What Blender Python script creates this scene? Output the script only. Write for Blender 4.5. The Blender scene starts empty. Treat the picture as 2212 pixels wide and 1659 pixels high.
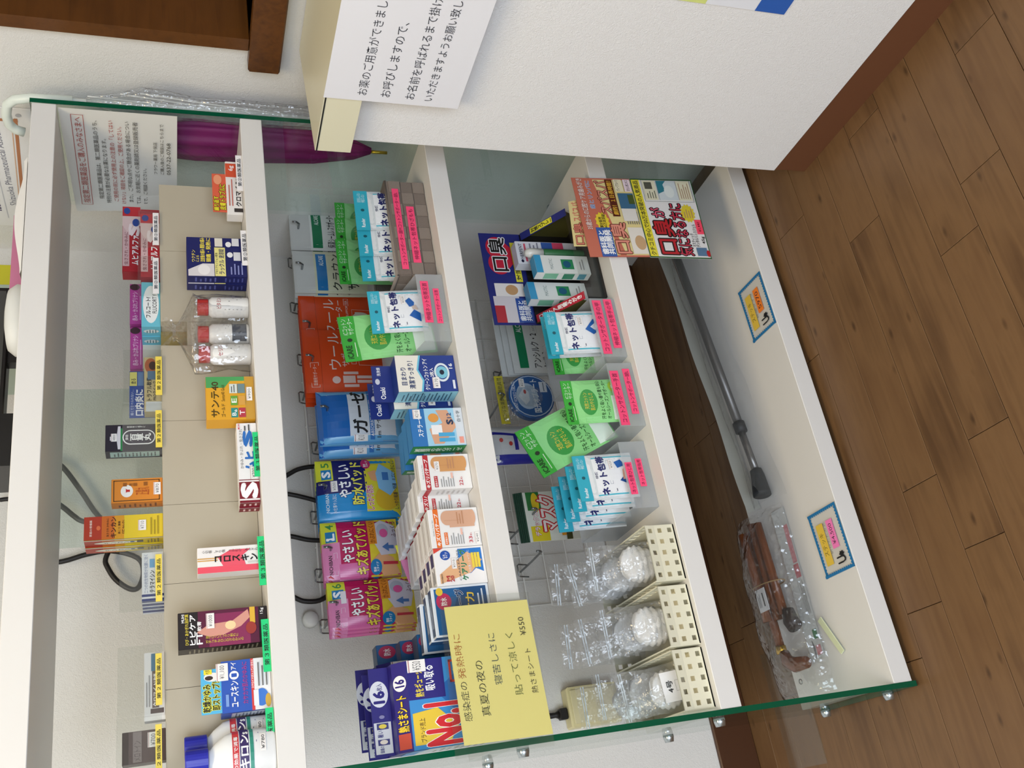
import bpy, math, random
from mathutils import Vector, Matrix
random.seed(7)
S = bpy.context.scene
COL = S.collection
# ------------------------------------------------------------------ camera, world, lights, exposure
CR = ((0.893268, -0.449294, -0.014394), (-0.164662, -0.297242, -0.940496), (0.418281, 0.842486, -0.339499))
CC = Vector((-0.104024, -1.241382, 1.067214)); CF = 2064.475
cam = bpy.data.objects.new('camera', bpy.data.cameras.new('camera')); COL.objects.link(cam)
cam.data.sensor_width = 36; cam.data.lens = CF / 2212 * 36; cam.data.clip_start = 0.02
rx, ry, rz_ = Vector(CR[1]), Vector(CR[0]), -Vector(CR[2])          # the phone was held upright, the picture lies on its side
cam.matrix_world = Matrix(((rx.x, ry.x, rz_.x, CC.x), (rx.y, ry.y, rz_.y, CC.y), (rx.z, ry.z, rz_.z, CC.z), (0, 0, 0, 1)))
S.camera = cam
S.view_settings.view_transform = 'Standard'; S.view_settings.look = 'None'
S.view_settings.exposure = 0.08; S.view_settings.gamma = 1.0; S.view_settings.use_curve_mapping = False
W = bpy.data.worlds.new('world'); S.world = W; W.use_nodes = True
W.node_tree.nodes['Background'].inputs[0].default_value = (0.80, 0.88, 1.0, 1); W.node_tree.nodes['Background'].inputs[1].default_value = 0.6
S.cycles.transparent_max_bounces = 20; S.cycles.max_bounces = 5; S.cycles.diffuse_bounces = 3; S.cycles.glossy_bounces = 2
S.cycles.use_adaptive_sampling = True; S.cycles.adaptive_threshold = .03; S.cycles.caustics_reflective = False; S.cycles.caustics_refractive = False
def area(name, loc, target, sx, sy, power, col):
    l = bpy.data.lights.new(name, 'AREA'); l.shape = 'RECTANGLE'; l.size = sx; l.size_y = sy; l.energy = power; l.color = col
    o = bpy.data.objects.new(name, l); COL.objects.link(o); o.location = loc
    o.rotation_euler = (Vector(target) - Vector(loc)).to_track_quat('-Z', 'Y').to_euler(); return o
# daylight fills the tall shop window behind the camera; the warm lamp hangs at the ceiling
area('shop_window_daylight_offscreen', (-1.35, -3.19, 1.15), (-1.35, 0.0, 1.15), 1.55, 2.2, 78, (0.76, 0.86, 1.0))
area('ceiling_lamp_offscreen', (-0.40, -0.95, 2.40), (-0.40, -0.95, 0.0), 1.2, 0.5, 22, (1.0, 0.80, 0.50))
# ------------------------------------------------------------------ helpers
def ray(px, py):
    a, b = (829.5 - py) / CF, (px - 1106.0) / CF          # pixel of the 2212 x 1659 frame -> view direction
    a = (1659 - py - 829.5) / CF
    return Vector([CR[0][i] * a + CR[1][i] * b + CR[2][i] for i in range(3)])
def at(px, py, x=None, y=None, z=None):
    d = ray(px, py)
    i, v = (0, x) if x is not None else (1, y) if y is not None else (2, z)
    return CC + d * ((v - CC[i]) / d[i])
def lin(h):
    h = h.lstrip('#'); o = []
    for i in (0, 2, 4):
        c = int(h[i:i + 2], 16) / 255; o.append(c / 12.92 if c <= .04045 else ((c + .055) / 1.055) ** 2.4)
    return (*o, 1)
MATS = {}
def mat(h, rough=.45, metal=0, spec=.5, bump=0, bscale=200, emit=0):
    k = (h, rough, metal, spec, bump, bscale, emit)
    if k in MATS: return MATS[k]
    m = bpy.data.materials.new('paint_' + h.strip('#')); m.use_nodes = True; n = m.node_tree.nodes; b = n['Principled BSDF']
    b.inputs['Base Color'].default_value = lin(h); b.inputs['Roughness'].default_value = rough; b.inputs['Metallic'].default_value = metal
    b.inputs['Specular IOR Level'].default_value = spec
    if emit: b.inputs['Emission Color'].default_value = lin(h); b.inputs['Emission Strength'].default_value = emit
    if bump:
        t = n.new('ShaderNodeTexNoise'); t.inputs['Scale'].default_value = bscale; t.inputs['Detail'].default_value = 3
        u = n.new('ShaderNodeBump'); u.inputs['Strength'].default_value = bump; u.inputs['Distance'].default_value = .002
        c = n.new('ShaderNodeTexCoord'); L = m.node_tree.links
        L.new(c.outputs['Object'], t.inputs['Vector']); L.new(t.outputs['Fac'], u.inputs['Height']); L.new(u.outputs['Normal'], b.inputs['Normal'])
    MATS[k] = m; return m
def film(name, tint=(1, 1, 1), clear=.9, gloss=.35, rough=.08, body=(.9, .9, .9), bump=0, bscale=40):
    """thin clear or milky plastic: transparency + a milky body + glossy skin"""
    m = bpy.data.materials.new(name); m.use_nodes = True; nt = m.node_tree; n = nt.nodes; L = nt.links; n.clear()
    out = n.new('ShaderNodeOutputMaterial'); tr = n.new('ShaderNodeBsdfTransparent'); tr.inputs[0].default_value = (*tint, 1)
    df = n.new('ShaderNodeBsdfDiffuse'); df.inputs[0].default_value = (*body, 1)
    tl = n.new('ShaderNodeBsdfTranslucent'); tl.inputs[0].default_value = (*body, 1)
    m0 = n.new('ShaderNodeMixShader'); m0.inputs[0].default_value = .5; L.new(df.outputs[0], m0.inputs[1]); L.new(tl.outputs[0], m0.inputs[2])
    m1 = n.new('ShaderNodeMixShader'); m1.inputs[0].default_value = clear; L.new(m0.outputs[0], m1.inputs[1]); L.new(tr.outputs[0], m1.inputs[2])
    gl = n.new('ShaderNodeBsdfGlossy'); gl.inputs['Roughness'].default_value = rough
    fr = n.new('ShaderNodeLayerWeight'); fr.inputs[0].default_value = .5          # thin skin: same from both sides
    pw_ = n.new('ShaderNodeMath'); pw_.operation = 'POWER'; pw_.inputs[1].default_value = 4; L.new(fr.outputs['Facing'], pw_.inputs[0])
    mu = n.new('ShaderNodeMath'); mu.operation = 'MULTIPLY_ADD'; mu.use_clamp = True; mu.inputs[1].default_value = gloss; mu.inputs[2].default_value = gloss * .11; L.new(pw_.outputs[0], mu.inputs[0])
    m2 = n.new('ShaderNodeMixShader'); L.new(mu.outputs[0], m2.inputs[0]); L.new(m1.outputs[0], m2.inputs[1]); L.new(gl.outputs[0], m2.inputs[2])
    if bump:
        t = n.new('ShaderNodeTexNoise'); t.inputs['Scale'].default_value = bscale; t.inputs['Detail'].default_value = 2
        u = n.new('ShaderNodeBump'); u.inputs['Strength'].default_value = bump; u.inputs['Distance'].default_value = .01
        c = n.new('ShaderNodeTexCoord'); L.new(c.outputs['Object'], t.inputs['Vector']); L.new(t.outputs['Fac'], u.inputs['Height'])
        L.new(u.outputs['Normal'], gl.inputs['Normal']); L.new(u.outputs['Normal'], fr.inputs['Normal'])
    L.new(m2.outputs[0], out.inputs[0]); return m
GLASS = film('clear_float_glass', (.93, .975, .955), 1.0, .45, .01)
ACRYL = film('clear_acrylic', (.96, .97, .96), .98, .35, .03)
BAG = film('clear_plastic_bag', (.975, .975, .975), .965, .9, .12, (.95, .95, .95), .9, 45)
ZIP = film('clear_zip_bag', (.97, .97, .97), .88, .8, .15, (.95, .95, .95), .8, 60)
FROST = film('milky_polypropylene', (.95, .96, .97), .72, .25, .3, (.92, .94, .96))
VINYL = film('clear_vinyl', (.95, .96, .97), .72, 1.0, .12, (.85, .88, .90), 1.0, 60)
EDGE = mat('#005238', .12)
def wallpaper(name, h, scale=260, strength=.35):
    m = bpy.data.materials.new(name); m.use_nodes = True; nt = m.node_tree; n = nt.nodes; L = nt.links; b = n['Principled BSDF']
    b.inputs['Base Color'].default_value = lin(h); b.inputs['Roughness'].default_value = .75
    c = n.new('ShaderNodeTexCoord'); t = n.new('ShaderNodeTexNoise'); t.inputs['Scale'].default_value = scale; t.inputs['Detail'].default_value = 2; t.inputs['Distortion'].default_value = 1.2
    u = n.new('ShaderNodeBump'); u.inputs['Strength'].default_value = strength; u.inputs['Distance'].default_value = .003
    L.new(c.outputs['Object'], t.inputs['Vector']); L.new(t.outputs['Fac'], u.inputs['Height']); L.new(u.outputs['Normal'], b.inputs['Normal']); return m
WALLP = wallpaper('white_embossed_wallpaper', '#e6e4df')
COUNTERP = wallpaper('white_orange_peel_wallcovering', '#f0efee', 330, .4)
def wood(name, c0, c1, c2, knots=True, sc=1.0, rough=.38):
    m = bpy.data.materials.new(name); m.use_nodes = True; nt = m.node_tree; n = nt.nodes; L = nt.links; b = n['Principled BSDF']
    c = n.new('ShaderNodeTexCoord'); oi = n.new('ShaderNodeObjectInfo')
    mu = n.new('ShaderNodeVectorMath'); mu.operation = 'SCALE'; mu.inputs[3].default_value = 37.0
    cb = n.new('ShaderNodeCombineXYZ'); L.new(oi.outputs['Random'], cb.inputs[0]); L.new(oi.outputs['Random'], cb.inputs[1]); L.new(cb.outputs[0], mu.inputs[0])
    ad = n.new('ShaderNodeVectorMath'); ad.operation = 'ADD'; L.new(c.outputs['Object'], ad.inputs[0]); L.new(mu.outputs[0], ad.inputs[1])
    mp = n.new('ShaderNodeMapping'); mp.inputs['Scale'].default_value = (4 * sc, 60 * sc, 60 * sc); L.new(ad.outputs[0], mp.inputs[0])
    g = n.new('ShaderNodeTexNoise'); g.inputs['Scale'].default_value = 1.0; g.inputs['Detail'].default_value = 6; g.inputs['Distortion'].default_value = .6; L.new(mp.outputs[0], g.inputs[0])
    mp2 = n.new('ShaderNodeMapping'); mp2.inputs['Scale'].default_value = (7 * sc, 16 * sc, 16 * sc); L.new(ad.outputs[0], mp2.inputs[0])
    g2 = n.new('ShaderNodeTexNoise'); g2.inputs['Scale'].default_value = 1.0; g2.inputs['Detail'].default_value = 3; L.new(mp2.outputs[0], g2.inputs[0])
    mx = n.new('ShaderNodeMath'); mx.operation = 'ADD'; L.new(g.outputs['Fac'], mx.inputs[0]); L.new(g2.outputs['Fac'], mx.inputs[1])
    m3 = n.new('ShaderNodeMath'); m3.operation = 'MULTIPLY_ADD'; m3.inputs[1].default_value = .42; L.new(oi.outputs['Random'], m3.inputs[0]); L.new(mx.outputs[0], m3.inputs[2])
    r = n.new('ShaderNodeValToRGB'); e = r.color_ramp.elements; e[0].position = .72; e[0].color = lin(c0); e[1].position = 1.55; e[1].color = lin(c2)
    k = e.new(1.0); k.color = lin(c1)
    m4 = n.new('ShaderNodeMapRange'); m4.inputs[1].default_value = .45; m4.inputs[2].default_value = 2.0; L.new(m3.outputs[0], m4.inputs[0])
    e[0].position = .1; e[1].position = .5; e[2].position = .85
    L.new(m4.outputs[0], r.inputs[0]); last = r.outputs[0]
    if knots:
        mp3 = n.new('ShaderNodeMapping'); mp3.inputs['Scale'].default_value = (12, 30, 30); L.new(ad.outputs[0], mp3.inputs[0])
        v = n.new('ShaderNodeTexVoronoi'); v.inputs['Scale'].default_value = 1.0; L.new(mp3.outputs[0], v.inputs['Vector'])
        vr = n.new('ShaderNodeValToRGB'); vr.color_ramp.elements[0].position = .04; vr.color_ramp.elements[0].color = (.6, .6, .6, 1); vr.color_ramp.elements[1].position = .15; vr.color_ramp.elements[1].color = (0, 0, 0, 1)
        L.new(v.outputs['Distance'], vr.inputs[0])
        mm = n.new('ShaderNodeMix'); mm.data_type = 'RGBA'; mm.inputs[7].default_value = lin('#2c1a0e'); L.new(vr.outputs[0], mm.inputs[0]); L.new(last, mm.inputs[6]); last = mm.outputs[2]
    L.new(last, b.inputs['Base Color']); b.inputs['Roughness'].default_value = rough; b.inputs['Specular IOR Level'].default_value = .35
    u = n.new('ShaderNodeBump'); u.inputs['Strength'].default_value = .12; u.inputs['Distance'].default_value = .001; L.new(g.outputs['Fac'], u.inputs['Height']); L.new(u.outputs['Normal'], b.inputs['Normal'])
    return m
FLOORW = wood('brown_oak_floor', '#523924', '#67492f', '#7a5b3c')
WALNUT = wood('red_brown_walnut', '#40220a', '#52300f', '#643c16', False, 1.5, .35)
DARKW = wood('dark_red_brown_wood', '#2c1004', '#3d1906', '#4c2208', False, 1.5, .25)
CANEW = wood('glossy_cane_wood', '#3c1a08', '#5d2c10', '#7a4018', False, 2, .2)

class MB:
    def __init__(s): s.v = []; s.f = []; s.mi = []; s.m = []
    def slot(s, m):
        if m not in s.m: s.m.append(m)
        return s.m.index(m)
    def add(s, vs, fs, m):
        o = len(s.v); i = s.slot(m); s.v += [tuple(v) for v in vs]
        for f in fs: s.f.append([o + k for k in f]); s.mi.append(i)
    def quad(s, a, b, c, d, m): s.add((a, b, c, d), ((0, 1, 2, 3),), m)
    def poly(s, pts, m): s.add(pts, (tuple(range(len(pts))),), m)
    def hexa(s, p, m):      # 8 points: bottom ring 0-3, top ring 4-7
        s.add(p, ((3, 2, 1, 0), (4, 5, 6, 7), (0, 1, 5, 4), (1, 2, 6, 5), (2, 3, 7, 6), (3, 0, 4, 7)), m)
    def box(s, x0, x1, y0, y1, z0, z1, m, c=0):
        if not c:
            s.hexa(((x0, y0, z0), (x1, y0, z0), (x1, y1, z0), (x0, y1, z0), (x0, y0, z1), (x1, y0, z1), (x1, y1, z1), (x0, y1, z1)), m); return
        ring = lambda d, z: [(x0 + d, y0 + d, z), (x1 - d, y0 + d, z), (x1 - d, y1 - d, z), (x0 + d, y1 - d, z)]
        R = [ring(c, z0), ring(0, z0 + c), ring(0, z1 - c), ring(c, z1)]; vs = sum(R, [])
        fs = [(3, 2, 1, 0), (12, 13, 14, 15)]
        for k in range(3):
            for j in range(4): fs.append((4 * k + j, 4 * k + (j + 1) % 4, 4 * k + 4 + (j + 1) % 4, 4 * k + 4 + j))
        s.add(vs, fs, m)
    def tube(s, pts, r, m, n=8, caps=True):
        pts = [Vector(p) for p in pts]; rs = r if isinstance(r, (list, tuple)) else [r] * len(pts)
        t0 = (pts[1] - pts[0]).normalized(); nn = t0.orthogonal().normalized(); vs = []
        for i, p in enumerate(pts):
            t = ((pts[min(i + 1, len(pts) - 1)] - pts[max(i - 1, 0)])).normalized()
            nn = (nn - t * nn.dot(t)); nn = nn.normalized() if nn.length > 1e-6 else t.orthogonal().normalized(); b = t.cross(nn)
            for k in range(n): a = 2 * math.pi * k / n; vs.append(p + (nn * math.cos(a) + b * math.sin(a)) * rs[i])
        fs = [(i * n + k, i * n + (k + 1) % n, (i + 1) * n + (k + 1) % n, (i + 1) * n + k) for i in range(len(pts) - 1) for k in range(n)]
        if caps: fs += [tuple(range(n))[::-1], tuple(range((len(pts) - 1) * n, len(pts) * n))]
        s.add(vs, fs, m)
    def lathe(s, prof, m, n=20, cx=0, cy=0, sx=1, sy=1, wave=0, wn=8):
        vs = []; 
        for j, (r, z) in enumerate(prof):
            for k in range(n):
                a = 2 * math.pi * k / n; q = r * (1 + wave * math.sin(wn * a + j * .35))
                vs.append((cx + q * sx * math.cos(a), cy + q * sy * math.sin(a), z))
        fs = [(j * n + k, j * n + (k + 1) % n, (j + 1) * n + (k + 1) % n, (j + 1) * n + k) for j in range(len(prof) - 1) for k in range(n)]
        fs += [tuple(range(n))[::-1], tuple(range((len(prof) - 1) * n, len(prof) * n))]
        s.add(vs, fs, m)
    def grid(s, fn, nu, nv, m):
        vs = [fn(i / nu, j / nv) for j in range(nv + 1) for i in range(nu + 1)]
        s.add(vs, [(j * (nu + 1) + i, j * (nu + 1) + i + 1, (j + 1) * (nu + 1) + i + 1, (j + 1) * (nu + 1) + i) for j in range(nv) for i in range(nu)], m)
    def obj(s, name, parent=None, smooth=False, loc=None):
        me = bpy.data.meshes.new(name); me.from_pydata(s.v, [], s.f); me.update()
        for m in s.m: me.materials.append(m)
        if len(s.m) > 1: me.polygons.foreach_set('material_index', s.mi)
        if smooth: me.polygons.foreach_set('use_smooth', [True] * len(me.polygons))
        o = bpy.data.objects.new(name, me); COL.objects.link(o)
        if parent: o.parent = parent
        if loc: o.location = loc
        return o
def tag(o, label=None, cat=None, group=None, kind=None):
    if label: o['label'] = label
    if cat: o['category'] = cat
    if group: o['group'] = group
    if kind: o['kind'] = kind
    return o
def thing(name, label, cat, loc, rz=0, group=None, tilt=0, roll=0):
    o = bpy.data.objects.new(name, None); o.empty_display_size = .02; COL.objects.link(o); o.location = loc
    o.rotation_euler = (tilt, roll, rz); return tag(o, label, cat, group)
def dup(root, loc, label=None, group=None, rz=None):
    r = root.copy(); COL.objects.link(r); r.location = loc
    if rz is not None: r.rotation_euler = (root.rotation_euler[0], root.rotation_euler[1], rz)
    if label: r['label'] = label
    if group: r['group'] = group
    for ch in list(root.children):
        c = ch.copy(); COL.objects.link(c); c.parent = r
        for g in list(ch.children): d = g.copy(); COL.objects.link(d); d.parent = c
    return r
# ---- flat print: coloured shapes and lettering laid on a face
TXT = {}
def glyphs(t, off):
    k = (t, off)
    if k not in TXT:
        cu = bpy.data.curves.new('lettering', 'FONT'); cu.body = t; cu.resolution_u = 2; cu.offset = off; cu.space_line = .95
        ob = bpy.data.objects.new('lettering', cu); me = ob.to_mesh()
        vs = [(v.co.x, v.co.y) for v in me.vertices]; fs = [tuple(p.vertices) for p in me.polygons]; ob.to_mesh_clear()
        bpy.data.objects.remove(ob); bpy.data.curves.remove(cu); TXT[k] = (vs, fs)
    return TXT[k]
def art(parent, name, fr, w, h, items, bulge=None, rough=.4, e0=.0003, de=.00009, pmap=None):
    """fr = origin, U, V, N.  item positions are fractions of w x h"""
    O, U, V, N = [Vector(a) for a in fr]; mb = MB(); k = 0
    P = lambda u, v, e: O + U * (u * w) + V * (v * h) + N * (e + (bulge(u, v) if bulge else 0))
    if pmap: P = pmap
    for it in items:
        e = e0 + de * k; k += 1; t = it[0]
        if t == 'r':
            _, u0, v0, u1, v1, c = it
            if bulge: mb.grid(lambda a, b: P(u0 + (u1 - u0) * a, v0 + (v1 - v0) * b, e), 8, 8, mat(c, rough))
            else: mb.quad(P(u0, v0, e), P(u1, v0, e), P(u1, v1, e), P(u0, v1, e), mat(c, rough))
        elif t == 'p' or (t == 'e' and bulge):
            if t == 'p': pts, c = it[1], it[2]
            else: pts, c = [(it[1] + it[3] * math.cos(a * math.pi / 12), it[2] + it[4] * math.sin(a * math.pi / 12)) for a in range(24)], it[5]
            if not bulge: mb.poly([P(u, v, e) for u, v in pts], mat(c, rough))
            else:
                fine = []
                for (a0, b0), (a1, b1) in zip(pts, pts[1:] + pts[:1]): ns = max(1, int(math.hypot(a1 - a0, b1 - b0) / .05)); fine += [(a0 + (a1 - a0) * j / ns, b0 + (b1 - b0) * j / ns) for j in range(ns)]
                cu = sum(p[0] for p in fine) / len(fine); cv = sum(p[1] for p in fine) / len(fine); n = len(fine); K = 5
                vs = [P(cu + (u - cu) * q / K, cv + (v - cv) * q / K, e) for q in range(1, K + 1) for u, v in fine] + [P(cu, cv, e)]
                mb.add(vs, [(q * n + j, q * n + (j + 1) % n, (q + 1) * n + (j + 1) % n, (q + 1) * n + j) for q in range(K - 1) for j in range(n)] + [(j, (j + 1) % n, K * n) for j in range(n)], mat(c, rough))
        elif t == 'e':
            _, cu, cv, ru, rv, c = it
            q = [P(cu + ru * math.cos(a * math.pi / 12), cv + rv * math.sin(a * math.pi / 12), e) for a in range(24)]
            mb.add([P(cu, cv, e)] + q, [(0, 1 + a, 1 + (a + 1) % 24) for a in range(24)], mat(c, rough))
        elif t == 's':      # starburst
            _, cu, cv, ru, rv, c, n = it
            q = [P(cu + ru * (1 if a % 2 else .82) * math.cos(a * math.pi / n), cv + rv * (1 if a % 2 else .82) * math.sin(a * math.pi / n), e) for a in range(2 * n)]
            mb.add([P(cu, cv, e)] + q, [(0, 1 + a, 1 + (a + 1) % (2 * n)) for a in range(2 * n)], mat(c, rough))
        elif t == 'f':      # frame
            _, u0, v0, u1, v1, c, tk = it; tu, tv = tk / w, tk / h
            for a in ((u0, v0, u1, v0 + tv), (u0, v1 - tv, u1, v1), (u0, v0, u0 + tu, v1), (u1 - tu, v0, u1, v1)):
                mb.quad(P(a[0], a[1], e), P(a[2], a[1], e), P(a[2], a[3], e), P(a[0], a[3], e), mat(c, rough))
        elif t == 'l':      # lines too small to read: thin bars
            _, u0, v0, u1, v1, n, c = it
            for i in range(n):
                b = v0 + (v1 - v0) * (i + .25) / n; b1 = v0 + (v1 - v0) * (i + .62) / n; ue = u1 - (u1 - u0) * (.0, .22, .08, .35)[i % 4]
                mb.quad(P(u0, b, e), P(ue, b, e), P(ue, b1, e), P(u0, b1, e), mat(c, rough))
        else:               # lettering fitted into u0,v0..u1,v1 ; it[7] = (outline colour, outline width) ; it[8] weight ; it[9] slant
            txt, u0, v0, u1, v1, c = it[1:7]; ol = it[7] if len(it) > 7 else None; wt = it[8] if len(it) > 8 else (.012 if t == 't' else 0); sl = it[9] if len(it) > 9 else 0
            if t in ('v', 'V'): txt = '\n'.join(txt)
            bv, bf = glyphs(txt, 0)
            if not bv: continue
            xs = [p[0] for p in bv]; ys = [p[1] for p in bv]; x0, x1, y0, y1 = min(xs), max(xs), min(ys), max(ys)
            def fx(p, ox=0, oy=0, q=0): return P(u0 + (u1 - u0) * ((p[0] + ox - x0) / (x1 - x0) + sl * (p[1] - y0) / (y1 - y0)), v0 + (v1 - v0) * (p[1] + oy - y0) / (y1 - y0), e + q * .0000085)
            if ol:          # outline: the letters repeated in a ring under themselves
                rr = ol[1] + .01
                for q in range(10): mb.add([fx(p, rr * math.cos(q * math.pi / 5), rr * math.sin(q * math.pi / 5), q) for p in bv], bf, mat(ol[0], rough))
                e += de; k += 1
            if wt > .013:   # bold: the letters repeated in a small ring
                for q in range(8): mb.add([fx(p, wt * math.cos(q * math.pi / 4), wt * math.sin(q * math.pi / 4), q) for p in bv], bf, mat(c, rough))
                mb.add([fx(p, 0, 0, 8) for p in bv], bf, mat(c, rough))
            else: vs, fs = glyphs(txt, wt); mb.add([fx(p) for p in vs], fs, mat(c, rough))
    return mb.obj(name, parent)
FRONT = lambda w, d=0: ((-w / 2, -d, 0), (1, 0, 0), (0, 0, 1), (0, -1, 0))
LEFT = lambda w, d: ((-w / 2, d, 0), (0, -1, 0), (0, 0, 1), (-1, 0, 0))
TOP = lambda w, h: ((-w / 2, 0, h), (1, 0, 0), (0, 1, 0), (0, 0, 1))
def carton(name, label, cat, x0, x1, y, z0, h, d, col, front, side=(), top=(), rz=0, group=None, sidecol=None, tilt=0):
    """a printed carton whose front lies at y, standing on z0"""
    w = x1 - x0; r = thing(name, label, cat, ((x0 + x1) / 2, y, z0 + .0004), rz, group, tilt)
    mb = MB(); mb.box(-w / 2, w / 2, 0, d, 0, h, mat(col), .0006); mb.obj('carton_body', r)
    art(r, 'front_print', FRONT(w), w, h, list(front))
    s = ([('r', 0, 0, 1, 1, sidecol)] if sidecol else []) + list(side)
    if s: art(r, 'side_print', LEFT(w, d), d, h, s)
    if top: art(r, 'top_print', TOP(w, h), w, d, list(top))
    return r
def pbox(y, pyL, pyR, pxm, pxtop, z0):
    """x extent and height of a front face at depth y from where it stands in the photograph"""
    return at(pxm, pyL, y=y).x, at(pxm, pyR, y=y).x, at(pxtop, (pyL + pyR) / 2, y=y).z - z0
PRICE = lambda u0, v0, u1, v1, t: [('r', u0, v0, u1, v1, '#f6f3f0'), ('r', u0, v1 - (v1 - v0) * .12, u1, v1 - (v1 - v0) * .06, '#b98a8a'), ('t', t, u0 + (u1 - u0) * .12, v0 + (v1 - v0) * .25, u1 - (u1 - u0) * .12, v0 + (v1 - v0) * .72, '#444444', None, -.008)]
Z1, Z2, Z3, Z4, Z5, TH = 1.2535, 0.9502, 0.6466, 0.3460, 0.0458, 0.0338
WALLX, WALLY = 1.078, 0.51
# ------------------------------------------------------------------ the room
fl = MB(); fl.box(-2.4, WALLX, -3.2, WALLY, -.06, -.0085, mat('#3a2413')); floor = tag(fl.obj('floor'), kind='structure')
JOINTS = {-1: (.551, .029), 0: (.79, .095), 1: (.265,), 2: (.675, .150), 3: (.827, .286), 4: (.545,), 5: (.615, .05), 6: (.785, .2), 3.5: ()}
pl = MB(); pl.box(0, 1, 0, 1, -.008, 0, FLOORW); base_plank = None
PW = .0777
for k in range(-8, 22):
    y1 = -.022 - PW * k; y0 = y1 - PW
    if y0 > WALLY: continue
    y1 = min(y1, WALLY)
    js = sorted(JOINTS.get(k, (random.uniform(.0, .5), random.uniform(.55, .95))))
    xs = [WALLX] + [j for j in reversed(js)]
    while xs[-1] > -1.1: xs.append(xs[-1] - random.uniform(.5, .72))
    for a, b in zip(xs, xs[1:]):
        L_, D_ = a - b, y1 - y0; m = MB(); m.box(0, L_ - .0009, 0, D_ - .0009, -.008, 0, FLOORW, .0006)
        m.obj('floor_plank', floor, loc=(b, y0, 0))
m = MB(); m.box(-2.4, WALLX + .2, WALLY, WALLY + .08, -.06, 2.5, WALLP); tag(m.obj('wall_back'), kind='structure')
m = MB()      # right wall with a window opening
OY0, OY1, OZ0, OZ1 = -1.05, -.095, .938, 1.62
m.box(WALLX, WALLX + .16, OY1, WALLY, -.06, 2.5, WALLP); m.box(WALLX, WALLX + .16, -3.2, OY0, -.06, 2.5, WALLP)
m.box(WALLX, WALLX + .16, OY0, OY1, -.06, OZ0, WALLP); m.box(WALLX, WALLX + .16, OY0, OY1, OZ1, 2.5, WALLP); tag(m.obj('wall_right'), kind='structure')
m = MB(); m.box(-2.48, -2.4, -3.2, WALLY, -.06, 2.5, WALLP); tag(m.obj('wall_left'), kind='structure')
m = MB(); m.box(-2.48, -2.15, -3.28, -3.2, -.06, 2.5, WALLP); m.box(-.55, WALLX + .16, -3.28, -3.2, -.06, 2.5, WALLP); m.box(-2.15, -.55, -3.28, -3.2, 2.3, 2.5, WALLP); tag(m.obj('wall_front'), kind='structure')
m = MB(); m.box(-2.48, WALLX + .16, -3.28, WALLY + .08, 2.5, 2.56, mat('#e9e6df', .8)); tag(m.obj('ceiling'), kind='structure')
m = MB(); m.box(-2.4, WALLX, WALLY - .009, WALLY, 0, .083, mat('#4b2c17', .4), .002); tag(m.obj('baseboard_back'), kind='structure')
lt = thing('ceiling_lamp', 'white rectangular ceiling lamp', 'lamp', (-.40, -.95, 2.41))
m = MB(); m.box(-.66, .66, -.29, .29, .03, .09, mat('#e8e8e4'), .004); m.obj('lamp_housing', lt)
# window in the right wall: trim, sill, dark wooden blind
wn = tag(bpy.data.objects.new('window_1', None), kind='structure'); COL.objects.link(wn); wn.location = (WALLX, OY1, OZ0)
m = MB(); m.box(-.012, .16, -.011, .013, .0005, OZ1 - OZ0, WALNUT, .001); m.obj('window_jamb', wn)
m = MB(); m.box(-.012, .16, OY0 - OY1 - .02, OY0 - OY1 + .02, .0005, OZ1 - OZ0, WALNUT, .001); m.obj('window_jamb', wn)
m = MB(); m.box(-.012, .16, OY0 - OY1 - .02, .013, OZ1 - OZ0 - .03, OZ1 - OZ0, WALNUT, .001); m.obj('window_head', wn)
m = MB(); m.box(-.022, .16, OY0 - OY1 - .05, .047, -.05, 0, WALNUT, .0025); m.obj('window_sill', wn)
m = MB(); m.box(.085, .10, OY0 - OY1, 0, 0, OZ1 - OZ0, DARKW); m.obj('window_board', wn)
m = MB(); m.tube([(.07, -.115, .004), (.07, -.115, .5)], .0012, mat('#55504a', .3, 1), 6); m.obj('window_wire', wn)
# counter
CX, CY = .8405, -.137
ct = thing('reception_counter', 'white textured reception counter with cream worktop and brown kick board', 'counter', (CX, CY, 0))
CL, CWD = 1.9, WALLX - CX - .006
m = MB(); m.box(.013, CWD, -CL, 0, .062, .808, COUNTERP, .001); m.obj('counter_body', ct)
m = MB(); m.box(.0145, CWD - .004, -CL, -.0015, 0, .0625, mat('#6b432c', .45)); m.obj('kick_board', ct)
m = MB(); z0, z1 = .808, .860
tp = [(-.0115, 0), (CWD, .048), (CWD, -CL), (.001, -CL), (.001, -.32)]
m.add([(x, y, z) for z in (z0, z1) for x, y in tp], [(0, 1, 2, 3, 4), (9, 8, 7, 6, 5)] + [(i, 5 + i, 5 + (i + 1) % 5, (i + 1) % 5) for i in range(5)], mat('#e4dfc2', .35)); wt = m.obj('worktop', ct)
m = MB(); m.add([(tp[0][0] - .0006, -.0003, z1 - .0033), (tp[4][0] - .0006, tp[4][1], z1 - .0033), (tp[4][0] - .0006, tp[4][1], z1 - .0012), (tp[0][0] - .0006, -.0003, z1 - .0012)], [(0, 1, 2, 3)], mat('#15130f')); m.obj('edge_joint', wt)
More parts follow.
